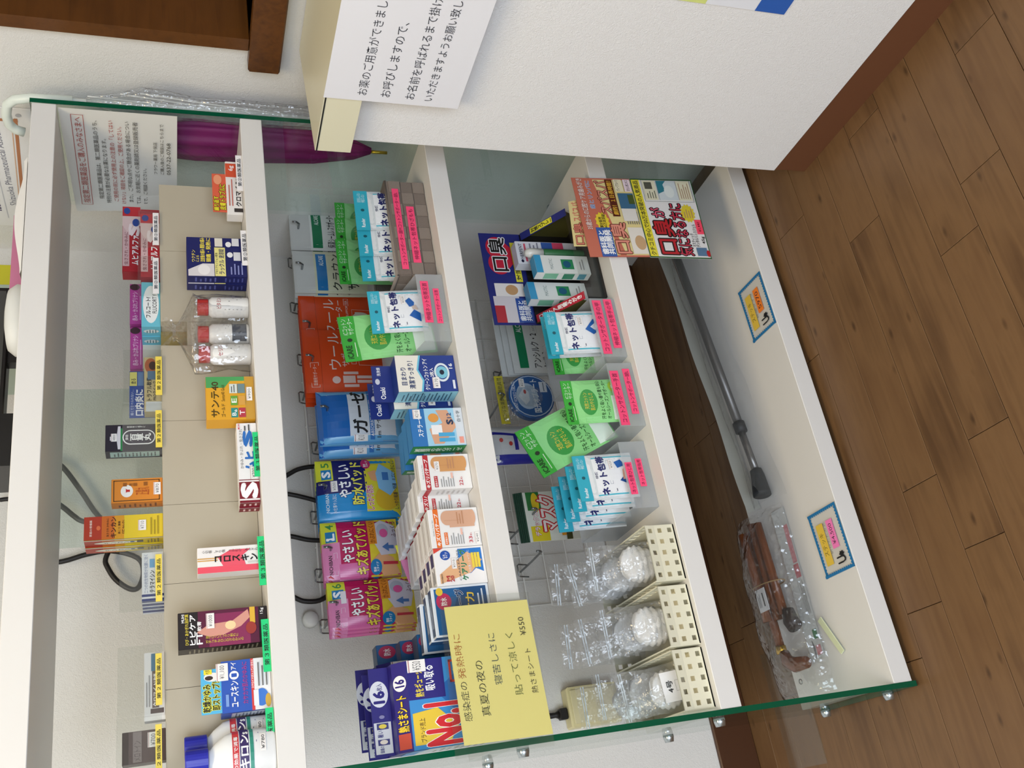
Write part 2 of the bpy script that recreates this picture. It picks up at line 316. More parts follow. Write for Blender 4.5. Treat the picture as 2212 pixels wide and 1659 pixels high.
# notices on the counter
nt_ = thing('paper_notice', 'white paper notice with four lines of black brush-style text taped to the counter edge', 'notice', (CX - .0095, CY - .108, .8615))
PWD, PH = .32, .19
m = MB(); m.box(-.0006, 0, -PWD, 0, -PH, 0, mat('#eeeef3', .6)); m.obj('sheet', nt_)
FRN = ((-.0006, 0, -PH), (0, -1, 0), (0, 0, 1), (-1, 0, 0))
def ntext(t, v, s=.075, pitch=.0465): return ('t', t, .035, v - s / 2, .035 + pitch * len(t), v + s / 2, '#2b2b33', None, -.004)
art(nt_, 'lettering', FRN, PWD, PH, [ntext('お薬のご用意ができましたら', .735), ntext('お呼びしますので、', .565), ntext('お名前を呼ばれるまで掛けて', .385), ntext('いただきますようお願い致します', .245, .07, .043)])
bp = thing('poster', 'yellow-green poster with a blue lower edge on the counter front', 'poster', (CX + .0128, CY - .325, .25))
pw, ph = .36, .30
m = MB(); m.box(-.0012, 0, -pw, 0, 0, ph, mat('#eef0f6', .5)); m.obj('sheet', bp)
art(bp, 'poster_print', ((-.0012, 0, 0), (0, -1, 0), (0, 0, 1), (-1, 0, 0)), pw, ph, [('r', 0, .42, 1, 1, '#dfe88a'), ('p', [(0, 0), (1, 0), (1, .16), (0, .16)], '#2f62b8'), ('e', .14, .45, .08, .07, '#1f8a3c')])
# ------------------------------------------------------------------ shelving unit: five white boards between two glass sides
BOARD = mat('#e6e4e0', .38)
un = thing('display_shelf', 'white five-board display shelf with clear glass side panels', 'shelf', (0, 0, 0))
for zt in (Z1, Z2, Z3, Z4, Z5):
    m = MB(); m.box(.0004, .9996, 0, .25, zt - TH, zt, BOARD, .0008); m.obj('shelf_board', un)
def stud(x, y, z, d, par):
    m = MB(); m.tube([(x, y, z), (x + d * .004, y, z), (x + d * .011, y, z)], [.0085, .0085, .007], mat('#b9c2c6', .2, .9), 14); m.obj('glass_bolt', par, True)
for x0, x1, d in ((-.008, 0, -1), (1, 1.008, 1)):
    g = MB(); x0_, x1_, y0_, y1_, a_, b_ = x0, x1, -.001, .252, .006, Z1 + .003
    g.quad((x0, y0_, a_), (x0, y1_, a_), (x0, y1_, b_), (x0, y0_, b_), GLASS); g.quad((x1, y0_, a_), (x1, y1_, a_), (x1, y1_, b_), (x1, y0_, b_), GLASS)
    go = g.obj('glass_panel', un)
    e = MB()
    e.box(x0, x1, y0_, y0_ + .0004, a_, b_, EDGE)
    e.box(x0, x1, y0_, y1_, b_ - .0004, b_, EDGE); e.box(x0, x1, y0_, y1_, a_, a_ + .0004, EDGE); e.obj('glass_edge', go)
    for zt in (Z1, Z2, Z3, Z4, Z5):
        for y in (.042, .210): stud(x0 if d < 0 else x1, y, zt - TH / 2, d, un)
for x in (.02, .98):
    for y in (.03, .22):
        m = MB(); m.tube([(x, y, 0), (x, y, Z5 - TH)], .012, mat('#3a3a3a', .5), 12); m.obj('foot', un, True)
# low cream riser on the second board, with a square notch
YR, ZR = .075, 1.0745
RX1 = at(450, 404, y=YR).x; NX0, NX1 = at(380, 746, y=YR).x, at(380, 695, y=YR).x; NZ = at(405, 720, y=YR).z
rs = thing('display_riser', 'long cream cardboard riser along the back of the second board', 'riser', (.0, YR, Z2 + .0004))
RB = mat('#b9b09c', .6); zt = ZR - Z2
seams = [.004, at(450, 1480, y=YR).x, at(450, 1255, y=YR).x, at(450, 1086, y=YR).x, at(450, 907, y=YR).x, NX0, NX1, at(450, 545, y=YR).x, RX1]
for a, b in zip(seams, seams[1:]):
    m = MB(); top = NZ - Z2 if a == NX0 else zt
    if a == NX0: m.box(a + .0003, b - .0003, 0, .12, 0, zt - (ZR - NZ), RB, .0004); m.box(a, b, .03, .12, zt - (ZR - NZ), zt, mat('#8f7f4e', .7))
    else: m.box(a + .0003, b - .0003, 0, .12, 0, zt, RB, .0005)
    m.obj('riser_panel', rs)
# ---- class labels on little clear plates
def strip(name, label, col, txt, y, px0, px1, py0, py1, lean=0, plate=None, tc='#1c1c1c', group=None, cat='label'):
    """a coloured paper strip; px0..px1 = top..bottom, py0..py1 = right..left"""
    pm = (px0 + px1) / 2; x1 = at(pm, py0, y=y).x; x0 = at(pm, py1, y=y).x; z1 = at(px0, (py0 + py1) / 2, y=y).z; z0 = at(px1, (py0 + py1) / 2, y=y).z
    w, h = x1 - x0, z1 - z0; r = thing(name, label, cat, ((x0 + x1) / 2, y, z0), lean, group)
    m = MB(); m.box(-w / 2, w / 2, 0, .0006, 0, h, mat(col, .5)); m.obj('label_strip', r)
    art(r, 'lettering', FRONT(w), w, h, [('t', txt, .12, .2, .9, .8, tc, None, .006)] if isinstance(txt, str) else txt)
    if plate:
        m = MB(); m.box(-w / 2 - plate[0], w / 2 + plate[1], .0012, .0024, -.0005, plate[2], ACRYL); m.obj('clear_plate', r)
    return r
YE, GN, WH = '#f1d95a', '#1fd07e', '#f1eeee'
for k, (py0, py1, nm) in enumerate(((1564, 1690, 'in front of the dark brown carton'), (1411, 1523, 'in front of the white and brown ointment carton'), (1197, 1299, 'in front of the blue-striped ointment carton'), (886, 966, 'in front of the dark pill carton'), (770, 853, 'in front of the blue mouth ointment carton'))):
    strip('class_label', 'yellow class-two medicine label ' + nm, YE, '第２類医薬品', YR - .004, 336, 350, py0, py1, 0, (.01, .012, .052))
for py0, py1, nm in ((460, 529, 'in front of the front red itch-cream carton'), (557, 634, 'in front of the light blue ointment carton')):
    strip('class_label', 'white class-two medicine label ' + nm, WH, '第②類医薬品', YR - .004, 330, 343, py0, py1, 0, (.004, .004, .03))
for px, py0, py1, nm in ((585, 1528, 1651, 'below the blue cream carton and bottles'), (575.5, 1337, 1451, 'below the dark hand-cream carton'), (567, 1158, 1264, 'below the pink and white carton'), (556.5, 933, 1029, 'below the white itch-cream carton with red end')):
    strip('class_label', 'green class-three medicine label ' + nm, GN, '第３類医薬品', .008, px - 9, px + 8.5, py0, py1)
strip('class_label', 'white class-two medicine label below the dark blue tablet cartons', WH, '第②類医薬品', .008, 521, 536, 498, 573)
strip('class_label', 'white class-two medicine label below the small antibiotic cream carton', WH, '第②類医薬品', .012, 510, 524, 336, 412)
# ------------------------------------------------------------------ second board, front row
def C(name, label, cat, y, pyL, pyR, pxm, pxt, z0, d, col, front, side=(), top=(), rz=0, group=None, sidecol=None):
    x0, x1, h = pbox(y, pyL, pyR, pxm, pxt, z0); return carton(name, label, cat, x0, x1, y, z0, h, d, col, front, side, top, rz, group, sidecol)
def behind(root, dx, dy, dz, label, group=None, rz=None):
    l = root.location; return dup(root, (l.x + dx, l.y + dy, l.z + dz), label, group, rz)
def bottle(name, label, x, y, z, prof, body, capprof, cap, parts=(), sx=1, sy=1, group=None):
    r = thing(name, label, 'bottle', (x, y, z + .0004), 0, group)
    m = MB(); m.lathe(prof, body, 24, sx=sx, sy=sy); m.obj('bottle_body', r, True)
    m = MB(); m.lathe(capprof, cap, 24, wave=.012, wn=12); m.obj('bottle_cap', r, False)
    return r
def wrap(parent, name, R, a0, a1, z0, h, items, sx=1, sy=1):
    """print wrapped round an (elliptic) bottle; a = angle from -y"""
    mb = art(parent, name, ((0, 0, 0), (1, 0, 0), (0, 0, 1), (0, -1, 0)), 1, 1, items, bulge=lambda u, v: 0)
    me = mb.data
    for v in me.vertices:
        u, w, e = v.co.x, v.co.z, -v.co.y; a = a0 + (a1 - a0) * u
        v.co = ((R * sx + e) * math.sin(a), -(R * sy + e) * math.cos(a), z0 + w * h)
    return mb
# antiseptic bottles at the left end
HB = at(399, 1606, y=.045).z - Z2; k_ = HB / .1145
mk = [(.012, 0), (.026, 0), (.028, .003 * k_), (.028, .050 * k_), (.025, .064 * k_), (.0165, .077 * k_), (.0105, .083 * k_), (.0105, .086 * k_)]
cp = [(.010, .085 * k_), (.0135, .086 * k_), (.0135, .113 * k_), (.0125, HB), (.001, HB)]
b1x = at(500, 1604, y=.050).x
b1 = bottle('antiseptic_bottle', 'white antiseptic bottle with blue cap beside the blue cream carton', b1x, .050, Z2, mk, mat('#eef0f0', .3), cp, mat('#2a2fae', .35), sx=1, sy=.55)
wrap(b1, 'bottle_label', .028, -1.3, 1.3, .005, .052 * k_, [('r', .0, .80, 1, .96, '#cf3b40'), ('t', '3つの効果で消毒', .1, .83, .8, .93, '#ffffff'), ('r', 0, .56, 1, .78, '#3a2a66'), ('t', 'マキロンs', .06, .57, .9, .77, '#ffffff', None, .03), ('r', 0, .44, 1, .53, '#2f8f7c'), ('l', .12, .08, .85, .40, 6, '#7c7896'), ('r', .5, .14, .8, .28, '#f4f0ee'), ('t', '¥780', .53, .17, .77, .25, '#555555')], 1, .55)
b2 = dup(b1, (max(b1x - .030, .031), .0175, Z2 + .0004), 'white antiseptic bottle with blue cap against the left glass panel')
# blue cream carton with a pop-up card
ys = .022
r = C('cream_carton', 'blue and white skin cream carton with a yellow-lettered pop-up card', 'carton', ys, 1536, 1424, 530, 479, Z2, .045, '#2c57b8',
  [('r', 0, 0, 1, .34, '#e9ebee'), ('r', 0, .34, 1, .40, '#d8403c'), ('t', 'ステロイドが入っていません', .42, .345, .98, .395, '#ffffff'), ('t', 'ユースキン', .10, .66, .60, .82, '#ffffff', None, .02), ('e', .71, .74, .085, .095, '#ffffff'), ('t', 'I', .69, .69, .73, .79, '#2c57b8', None, .04), ('t', 'アイ', .82, .70, .96, .80, '#ffffff', None, .02),
   ('t', 'カサカサ肌のかゆみに', .14, .47, .95, .58, '#b03a8a'), ('r', .12, .86, .35, .92, '#7fa2e0'), ('e', .23, .20, .17, .14, '#3f78d0'), ('r', .08, .26, .38, .36, '#e8eef6'), ('e', .16, .07, .13, .06, '#c9a544'), ('l', .45, .05, .95, .29, 3, '#777777'), ('t', '110g', .80, .03, .97, .11, '#777777')] + PRICE(.62, .86, .96, 1.10, '¥1,100'),
  [('r', .1, .05, .9, .8, '#c9d2e2'), ('l', .15, .1, .85, .75, 9, '#6c7690')], sidecol='#2c57b8')
w = at(520, 1424, y=ys).x - at(520, 1536, y=ys).x
m = MB(); hb = pbox(ys, 1536, 1424, 530, 479, Z2)[2]; m.box(-w * .48, w * .38, .001, .0018, hb, hb + .024, mat('#58b9e6')); pc = m.obj('popup_card', r)
art(pc, 'card_print', ((-w * .48, .001, hb), (1, 0, 0), (0, 0, 1), (0, -1, 0)), w * .86, .024, [('t', '乾燥かゆみ', .05, .52, .66, .92, '#1d1d1d', ('#f5f03c', .09), .03), ('t', '即ストップ！', .08, .08, .70, .46, '#1d1d1d', ('#f5f03c', .09), .03), ('e', .82, .45, .10, .4, '#f0ece8'), ('e', .80, .6, .05, .2, '#3a2a22'), ('r', .88, .45, .99, .85, '#f5e23c'), ('t', 'ベタ', .89, .55, .98, .78, '#333333')])
# dark hand-cream carton
ys = .02
C('hand_cream_carton', 'tall dark maroon hand-cream carton showing a heel', 'carton', ys, 1393, 1315, 500, 385, Z2, .03, '#1d1416',
  [('r', .0, .10, 1, .78, '#5a1538'), ('r', .0, .2, .9, .66, '#8a2c58'), ('p', [(.42, .80), (.62, .66), (.66, .4), (.95, .22), (.72, .2), (.5, .3), (.30, .5), (.28, .66)], '#d99a8a'), ('e', .55, .42, .12, .06, '#f6d9a6'), ('t', 'MUHI', .72, .93, .95, .96, '#ffffff'), ('t', 'ひび・あかぎれ治療薬', .10, .885, .95, .925, '#e6d34a'), ('t', 'ヒビケア', .10, .81, .92, .875, '#ffffff', None, .03), ('t', 'FT', .10, .735, .42, .80, '#ffffff', None, .02), ('t', '軟膏', .46, .745, .72, .79, '#ffffff'), ('V', 'ガチコチなひじひざかかとの', .10, .28, .19, .70, '#e6d34a'), ('V', '治りにくいパックリ割れに', .22, .34, .31, .70, '#e6d34a'), ('r', .55, .14, 1, .20, '#e0b53c'), ('e', .42, .19, .17, .06, '#a03a30'), ('t', '15g', .78, .04, .95, .08, '#eeeeee')] + PRICE(.50, .60, .92, .69, '¥1000'),
  [('l', .1, .1, .9, .9, 16, '#8d8570')], sidecol='#1d1416')
# pink and white carton
C('liquid_bandage_carton', 'pink and white carton with black vertical lettering', 'carton', .018, 1235, 1180, 495, 427, Z2, .022, '#f3efec',
  [('r', 0, 0, .24, 1, '#f0566a'), ('p', [(.24, .62), (.60, .70), (.86, .5), (.86, .2), (.62, .32), (.24, .28)], '#ee5a6e'), ('r', .46, .70, .5, 1, '#d9a24a'), ('r', .54, .70, .58, 1, '#d9a24a'), ('V', 'コロスキン', .40, .10, .64, .74, '#151515', None, .035), ('V', '小切傷、すり傷、さかむけ、あかぎれに', .76, .04, .88, .93, '#3a3030', None, -.004), ('r', .28, .03, .36, .25, '#d8d4d0')])
# two stacked-depth white itch-cream cartons with a dark red end
r = C('itch_cream_carton', 'long white itch-cream carton with a dark red end, front one of two', 'carton', .02, 1086, 914, 540, 515, Z2, .014, '#f2f0f0',
  [('r', .0, 0, .03, 1, '#7a1326'), ('r', .05, 0, .255, 1, '#7a1326'), ('r', .275, 0, .285, 1, '#7a1326'), ('t', 'S', .075, .14, .23, .88, '#ffffff', None, .06), ('t', 'ムヒ', .39, .16, .63, .62, '#2a6fc0', None, .06), ('t', 'S', .72, .26, .88, .68, '#2a6fc0', None, .07), ('t', 'かゆみ・かぶれ・虫さされ', .42, .72, .92, .90, '#444444', None, -.004), ('t', 'MUHI', .92, .84, .99, .94, '#d22a3a'), ('l', .90, .30, .98, .7, 2, '#555555')] + PRICE(.285, .08, .44, .45, '¥700'), [('l', .2, .1, .8, .9, 3, '#e9c9cc')], sidecol='#7a1326')
behind(r, -.002, .0155, 0, 'long white itch-cream carton with a dark red end, the one behind')
# gold eye-drop carton
C('eye_drop_carton', 'gold eye-drop carton with a green corner and coloured vitamin squares', 'carton', .02, 906, 814, 500, 446, Z2, .03, '#e6a92c',
  [('p', [(.74, 1), (1, 1), (1, 0), (.9, 0), (.9, .5), (.74, .62)], '#4ea35e'), ('r', 0, 0, 1, .20, '#c7983a'), ('t', 'サンテ40', .06, .74, .88, .90, '#4a3a10', None, .02), ('t', 'ゴールド', .06, .62, .36, .70, '#4a3a10'), ('t', 'Sante40 Gold', .42, .62, .80, .69, '#4a3a10', None, 0), ('r', .04, .36, .26, .50, '#2f8f8a'), ('t', 'B₆', .08, .38, .22, .48, '#ffffff'), ('r', .04, .20, .26, .34, '#b83a4a'), ('t', 'T', .1, .22, .2, .32, '#ffffff'), ('r', .32, .36, .54, .50, '#6aa63c'), ('t', 'E', .38, .38, .48, .48, '#ffffff'), ('r', .32, .20, .54, .34, '#d9a24a'), ('r', .60, .36, .82, .52, '#d7e2dc'), ('l', .62, .4, .8, .5, 2, '#555555'), ('r', .60, .2, .82, .35, '#6f8a90')] + PRICE(.42, .05, .74, .17, '¥900'))
# three small bottles in one tied clear bag
bgx = [at(500, p, y=.045).x for p in (768, 716, 670)]
for k, (x, dy, lb) in enumerate(((bgx[0], 0, 'white bottle with red cap, beside the gold eye-drop carton, in a tied bag'), (bgx[1], .012, 'white bottle with dark lower band and red cap, middle one in the tied bag'), (bgx[2], -.004, 'white bottle with red cap, beside the dark blue tablet cartons, in a tied bag'))):
    b = bottle('pill_bottle', lb, x, .042 + dy, Z2, [(.010, 0), (.0145, 0), (.0155, .002), (.0155, .052), (.0125, .056), (.0105, .058)], mat('#e4e4e2', .35), [(.0105, .057), (.0125, .058), (.0125, .0725), (.001, .0735)], mat('#b83330', .4))
    wrap(b, 'bottle_label', .0155, -1.2, 1.1, .004, .046, ([('r', 0, 0, 1, .45, '#39414f')] if k == 1 else [('t', 'セリン' if k == 0 else 'ビタミン', .25, .78, .75, .92, '#a33a3a')]) + [('l', .2, .5 if k == 1 else .1, .8, .72, 5, '#8a8a8a')])
bg = thing('tied_plastic_bag', 'clear plastic bag tied round three white bottles', 'bag', ((bgx[0] + bgx[2]) / 2, .045, Z2 + .0004))
def bagfn(u, v):
    a = 2 * math.pi * u; zz = v * .108
    if v < .72: rx_, ry_ = .062 + .003 * math.sin(5 * a + 9 * v), .0255 + .0015 * math.sin(7 * a + 5 * v)
    else: t = (v - .72) / .28; rx_ = .062 * (1 - t) ** 1.3 + .004 + (.012 * max(0, t - .8) * 5); ry_ = .0255 * (1 - t) ** 1.2 + .004
    wv = 1 + .07 * math.sin(9 * a) * min(1, v * 1.2)
    return (rx_ * wv * math.cos(a), ry_ * math.sin(a), zz)
m = MB(); m.grid(bagfn, 60, 22, BAG); m.obj('bag_film', bg, True)
m = MB()
for k in range(9):
    a = -1.2 + 2.4 * k / 8 + random.uniform(-.1, .1); L_ = random.uniform(.012, .03)
    p = Vector((0, -.002, .104)); q = p + Vector((math.sin(a) * L_, random.uniform(-.01, .005), math.cos(a) * L_)); sd = Vector((math.cos(a), 0, -math.sin(a))) * .004
    m.quad(p - sd * .3, p + sd * .3, q + sd, q - sd, BAG)
m.obj('bag_tuft', bg)
# two dark blue tablet cartons
r = C('tablet_carton', 'dark blue tablet carton with yellow lettering, front one of two', 'carton', .02, 597, 514, 470, 404, Z2, .018, '#1d2360',
  [('p', [(0, .98), (.16, .98), (.32, .74), (.32, .55), (0, .55)], '#ddd8da'), ('e', .16, .72, .13, .10, '#f0ecec'), ('t', 'ワクチン', .36, .86, .66, .92, '#f2e05a'), ('t', 'による', .36, .80, .52, .845, '#f2e05a'), ('t', '注射後の痛み 関節の痛み', .36, .70, .98, .78, '#f2e05a', None, .02), ('t', '頭痛・発熱に', .36, .60, .98, .68, '#f2e05a', None, .02), ('r', 0, .36, .74, .54, '#e9e08e'), ('t', 'ラックル', .05, .38, .42, .47, '#1d2360', None, .02), ('t', '速溶錠', .46, .38, .70, .47, '#1d2360'), ('t', 'アセトアミノフェン配合', .05, .49, .6, .53, '#333333'), ('r', .76, .40, .98, .53, '#e3ded0'), ('e', .55, .28, .07, .05, '#eeeeee'), ('e', .82, .3, .07, .05, '#eeeeee'), ('r', .40, .10, .62, .22, '#dcdce0'), ('r', .78, .12, .98, .24, '#dcdce0'), ('l', .04, .06, .34, .3, 4, '#8d93c8')],
  [('l', .2, .5, .8, .9, 5, '#5a62a8'), ('l', .2, .05, .8, .4, 5, '#4a5298')], sidecol='#1d2360')
behind(r, -.001, .020, 0, 'dark blue tablet carton with yellow lettering, the one behind')
# small antibiotic cream carton with orange pop-up
yc = .03
r = C('antibiotic_cream_carton', 'small white and red-brown cream carton with an orange pop-up card', 'carton', yc, 464, 350, 505, 489, Z2, .018, '#eeeae6',
  [('r', .05, 0, .12, .55, '#3a3534'), ('t', 'クロマイ-P', .16, .08, .62, .42, '#1d1a1a', None, .03), ('t', '軟膏AS', .64, .12, .80, .36, '#1d1a1a'), ('r', .70, .0, .96, 1, '#d8583a'), ('t', '6g', .82, .45, .92, .8, '#ffffff'), ('l', .16, .55, .66, .92, 2, '#c46a5a')])
w, hb = pbox(yc, 464, 350, 505, 489, Z2)[1] - pbox(yc, 464, 350, 505, 489, Z2)[0], pbox(yc, 464, 350, 505, 489, Z2)[2]
m = MB(); m.box(-w * .45, w * .26, .001, .0018, hb, hb + .021, mat('#e2664a')); pc = m.obj('popup_card', r)
art(pc, 'card_print', ((-w * .45, .001, hb), (1, 0, 0), (0, 0, 1), (0, -1, 0)), w * .71, .021, [('t', '繰り返す', .03, .56, .40, .94, '#f0e23a', ('#1d1d1d', .1), .03), ('t', '皮膚トラブルに', .05, .06, .72, .52, '#f0e23a', ('#1d1d1d', .1), .03), ('e', .84, .6, .13, .3, '#f0a07a')])
# ------------------------------------------------------------------ on the riser
yt = .088
T = lambda *a, **k: C(a[0], a[1], 'carton', a[2] if a[2] else yt, a[3], a[4], a[5], a[6], ZR, a[7], a[8], a[9], *a[10:], **k)
r = T('brown_carton', 'dark brown medicine carton with price stickers on the riser', None, 1648, 1578, 310, 265, .03, '#5d4a48',
  [('r', 0, .86, 1, 1, '#3a2622'), ('r', .04, .56, .98, .76, '#8f8280'), ('t', 'メロトイン', .08, .58, .7, .74, '#4a3a3a', None, -.01)] + PRICE(.45, .18, .92, .42, '¥700'), top=[('r', 0, 0, 1, 1, '#3a2622')])
behind(r, -.07, .004, 0, 'dark brown medicine carton at the left glass panel on the riser')
T('antibiotic_ointment_carton', 'flat white ointment carton with a grey-brown name band on the riser', None, 1556, 1409, 335, 312, .02, '#e4e2e2',
  [('r', 0, 0, .06, 1, '#f0efef'), ('r', .10, .08, .17, .7, '#5a4a4a'), ('r', .18, .30, .72, .62, '#6b5a58'), ('t', 'クロマイ-N', .20, .34, .56, .58, '#ffffff', None, .02), ('t', '軟膏', .58, .36, .68, .56, '#ffffff'), ('r', .72, .30, .98, .66, '#4a7a9a'), ('l', .20, .70, .66, .95, 2, '#9a9696')])
r = T('striped_ointment_carton', 'white ointment carton with blue end stripes, front one of two on the riser', None, 1298, 1193, 330, 307, .03, '#e6e8ec',
  [('r', 0, 0, .05, 1, '#2a3a7a'), ('r', .09, 0, .14, 1, '#2a3a7a'), ('t', '二つの抗生物質が化膿に効く', .16, .72, .96, .9, '#5a6aa0', None, -.006), ('t', 'テラマイシン', .17, .42, .62, .64, '#1d1d1d', None, .02), ('r', .68, .42, .86, .64, '#6aa6d6'), ('l', .17, .1, .8, .34, 2, '#888888')], [('r', .0, 0, .25, 1, '#e6e8ec'), ('r', .25, 0, .6, 1, '#2a3a7a'), ('r', .85, 0, 1, 1, '#2a3a7a')], sidecol='#dfe3ea')
behind(r, -.001, .0315, 0, 'white ointment carton with blue end stripes, the one behind on the riser')
KK = lambda: [('r', 0, .78, 1, 1, '#b3361c'), ('r', 0, .62, 1, .78, '#d06a1e'), ('r', 0, .5, 1, .62, '#dc9a22')]
r = T('lotion_carton', 'tall yellow carton with a red top, front one of two on the riser', None, 1163, 1113, 270, 182, .024, '#e3c62c',
  KK() + [('t', '家庭の常備薬', .15, .90, .85, .93, '#f0d8c8'), ('e', .5, .82, .1, .025, '#e07040'), ('t', 'キンカン', .06, .60, .94, .665, '#4a1a10', None, .03), ('t', '虫さされ かゆみに', .1, .69, .9, .72, '#4a2a10'), ('t', '肩こり 腰痛', .2, .545, .75, .575, '#4a2a10'), ('t', '打撲 ねんざに', .2, .495, .8, .525, '#4a2a10'), ('l', .1, .05, .9, .18, 3, '#a8901e')] + PRICE(.3, .22, .75, .32, '¥710'),
  KK() + [('r', .9, 0, 1, 1, '#f0ead8'), ('e', .45, .6, .22, .28, '#efe8d0'), ('V', 'キンカン', .36, .44, .54, .76, '#333333'), ('r', .3, .26, .62, .34, '#555555'), ('e', .45, .4, .1, .03, '#446688'), ('l', .15, .05, .8, .22, 4, '#8a7a30')], sidecol='#e3c62c')
behind(r, -.002, .0255, 0, 'tall yellow carton with a red top, the one behind on the riser')
T('orange_pill_carton', 'orange pill carton with a red bugle in a white disc on the riser', None, 1085, 1034, 290, 241, .022, '#e08a2c',
  [('f', .06, .06, .94, .96, '#5a3a18', .0012), ('e', .48, .70, .26, .12, '#f0eee8'), ('p', [(.38, .76), (.42, .72), (.58, .72), (.62, .76), (.54, .69), (.54, .64), (.44, .64), (.44, .69)], '#c22a2a'), ('t', '正露丸', .30, .26, .62, .54, '#b04a1a', None, .0), ('l', .68, .25, .84, .85, 3, '#9a5a1a'), ('t', '糖衣', .70, .58, .80, .66, '#7a4a18')] + PRICE(.28, .04, .80, .18, '¥870'), [('l', .2, .1, .8, .9, 8, '#8a4a14')], sidecol='#e08a2a')
T('dark_pill_carton', 'black-purple pill carton with a white oval name and pavilion drawing on the riser', None, 973, 917, 290, 228, .026, '#201a2c',
  [('r', 0, .70, .86, .735, '#2f8a50'), ('p', [(.06, .735), (.06, .78), (.40, .80), (.40, .92), (.55, .92), (.55, .80), (.94, .78), (.94, .735)], '#d8d6dc'), ('e', .5, .26, .28, .14, '#ffffff'), ('e', .5, .56, .28, .14, '#ffffff'), ('r', .22, .26, .78, .56, '#ffffff'), ('e', .5, .26, .24, .12, '#2a2038'), ('e', .5, .56, .24, .12, '#2a2038'), ('r', .26, .26, .74, .56, '#2a2038'), ('V', '百草丸', .36, .20, .64, .56, '#ffffff', None, .03), ('t', '御岳', .40, .60, .60, .65, '#ffffff'), ('V', '胃弱食べ過ぎに', .86, .30, .93, .62, '#ffffff')] + PRICE(.35, .80, .65, .90, '¥800'),
  [('r', .15, .05, .85, .92, '#a9c6bc'), ('l', .22, .1, .78, .88, 12, '#52605c')], sidecol='#201a2c')
r = T('mouth_ointment_carton', 'blue and beige mouth-ulcer ointment carton with a tall back card on the riser', None, 889, 772, 330, 312, .02, '#c9b88a',
  [('r', 0, 0, .18, .9, '#c9ced0'), ('t', 'トラフル軟膏', .20, .56, .62, .86, '#2a2a2a', None, .02), ('t', 'PROクイック', .20, .30, .55, .5, '#2a2a2a'), ('e', .84, .62, .14, .34, '#b0603a'), ('e', .84, .5, .08, .22, '#3a2018'), ('r', .58, .2, .74, .8, '#5a7a98')])
w = at(330, 772, y=yt).x - at(330, 889, y=yt).x; hb = at(312, 830, y=yt).z - ZR; hc = at(279, 840, y=yt).z - ZR
m = MB(); m.box(-w / 2, w * .36, .0205, .0213, .0, hc, mat('#2c4f9e')); pc = m.obj('back_card', r)
art(pc, 'card_print', ((-w / 2, .0205, hb), (1, 0, 0), (0, 0, 1), (0, -1, 0)), w * .86, hc - hb, [('t', '口内炎に', .05, .08, .60, .62, '#ffffff', None, .03), ('t', '痛くて食べられない…', .05, .72, .6, .92, '#cfd8f0'), ('r', .68, .50, .98, .98, '#e9e07a'), ('t', '塗る', .72, .58, .84, .9, '#222222'), ('r', .68, .06, .98, .44, '#6a8ab8')])
r = T('blue_ointment_carton', 'light blue ointment carton with a white oval, front one of two on the riser', None, 706, 610, 328, 306, .026, '#6fc3d8',
  [('e', .5, .5, .42, .42, '#eef2f2'), ('t', 'フルコートf', .2, .52, .66, .76, '#2a2a2a', None, .02), ('t', 'FLUCORT f', .3, .2, .72, .42, '#2a2a2a', None, .01)], [('e', .5, .5, .2, .4, '#e6ecec'), ('l', .3, .2, .7, .8, 4, '#50808a')], sidecol='#6fc3d8')
behind(r, -.002, .0275, 0, 'light blue ointment carton with a white oval, the one behind on the riser')
pk = dict(front=[('t', '赤み・かぶれプリナシ', .08, .35, .8, .8, '#f4c8e4', None, .02), ('e', .92, .6, .08, .4, '#4a3038'), ('l', .1, .08, .7, .28, 1, '#e8b0d8')])
x0, x1, h = pbox(.145, 700, 614, 295, 281, ZR); 
r = carton('pink_cream_carton', 'magenta skin-cream carton on a white box behind the light blue carton', 'carton', x0, x1, .145, at(308, 660, y=.145).z, at(281, 660, y=.145).z - at(308, 660, y=.145).z, .02, '#c04a9c', pk['front'], sidecol='#c04a9c')
behind(r, x0 - x1 - .004, .004, -.0005, 'magenta skin-cream carton next to the mouth-ulcer ointment on a white box')
zz = at(308, 660, y=.145).z
m = MB(); m.box(x0 * 2 - x1 - .008, x1 + .002, .140, .185, ZR + .0004, zz - .0001, mat('#dcd6c6')); tag(m.obj('spacer_box'), 'plain white box lifting the magenta cartons on the riser', 'box')
for nm, y0, pl_, pr_, t0, t1 in (('rear red itch-cream carton stacked higher on the riser', .13, 587, 448, 265, 304), ('front red itch-cream carton below the notice sheet on the riser', .09, 598, 462, 304, 343)):
    x0, x1, h = pbox(y0, pl_, pr_, 300, t0, ZR); zb = ZR if t1 > 320 else at(t1, 520, y=y0).z; h = at(t0, 520, y=y0).z - zb
    carton('red_cream_carton', nm, 'carton', x0, x1, y0, zb, h, .024, '#b32a34',
      [('r', .08, .62, .70, .98, '#d9b8b8'), ('p', [(.70, 0), (.70, .3), (.55, .6), (.7, 1), (1, 1), (1, 0)], '#e3c9c6'), ('r', .85, 0, 1, 1, '#c8323a'), ('t', 'ムヒアルファ', .10, .10, .55, .46, '#ffffff', None, .03), ('t', 'S', .56, .08, .72, .62, '#f3e4e4', None, .06), ('t', '虫さされ・かゆみに', .10, .68, .6, .9, '#7a2a30', None, 0), ('e', .75, .25, .06, .2, '#2a4a9a'), ('e', .93, .75, .05, .18, '#2a4a9a')], sidecol='#b32a34')
    if t1 < 320: m = MB(); m.box(x0 + .004, x1 - .004, y0, y0 + .03, ZR + .0004, zb, mat('#b32a34')); tag(m.obj('lower_cream_carton'), 'red carton under the rear itch-cream carton on the riser', 'carton')
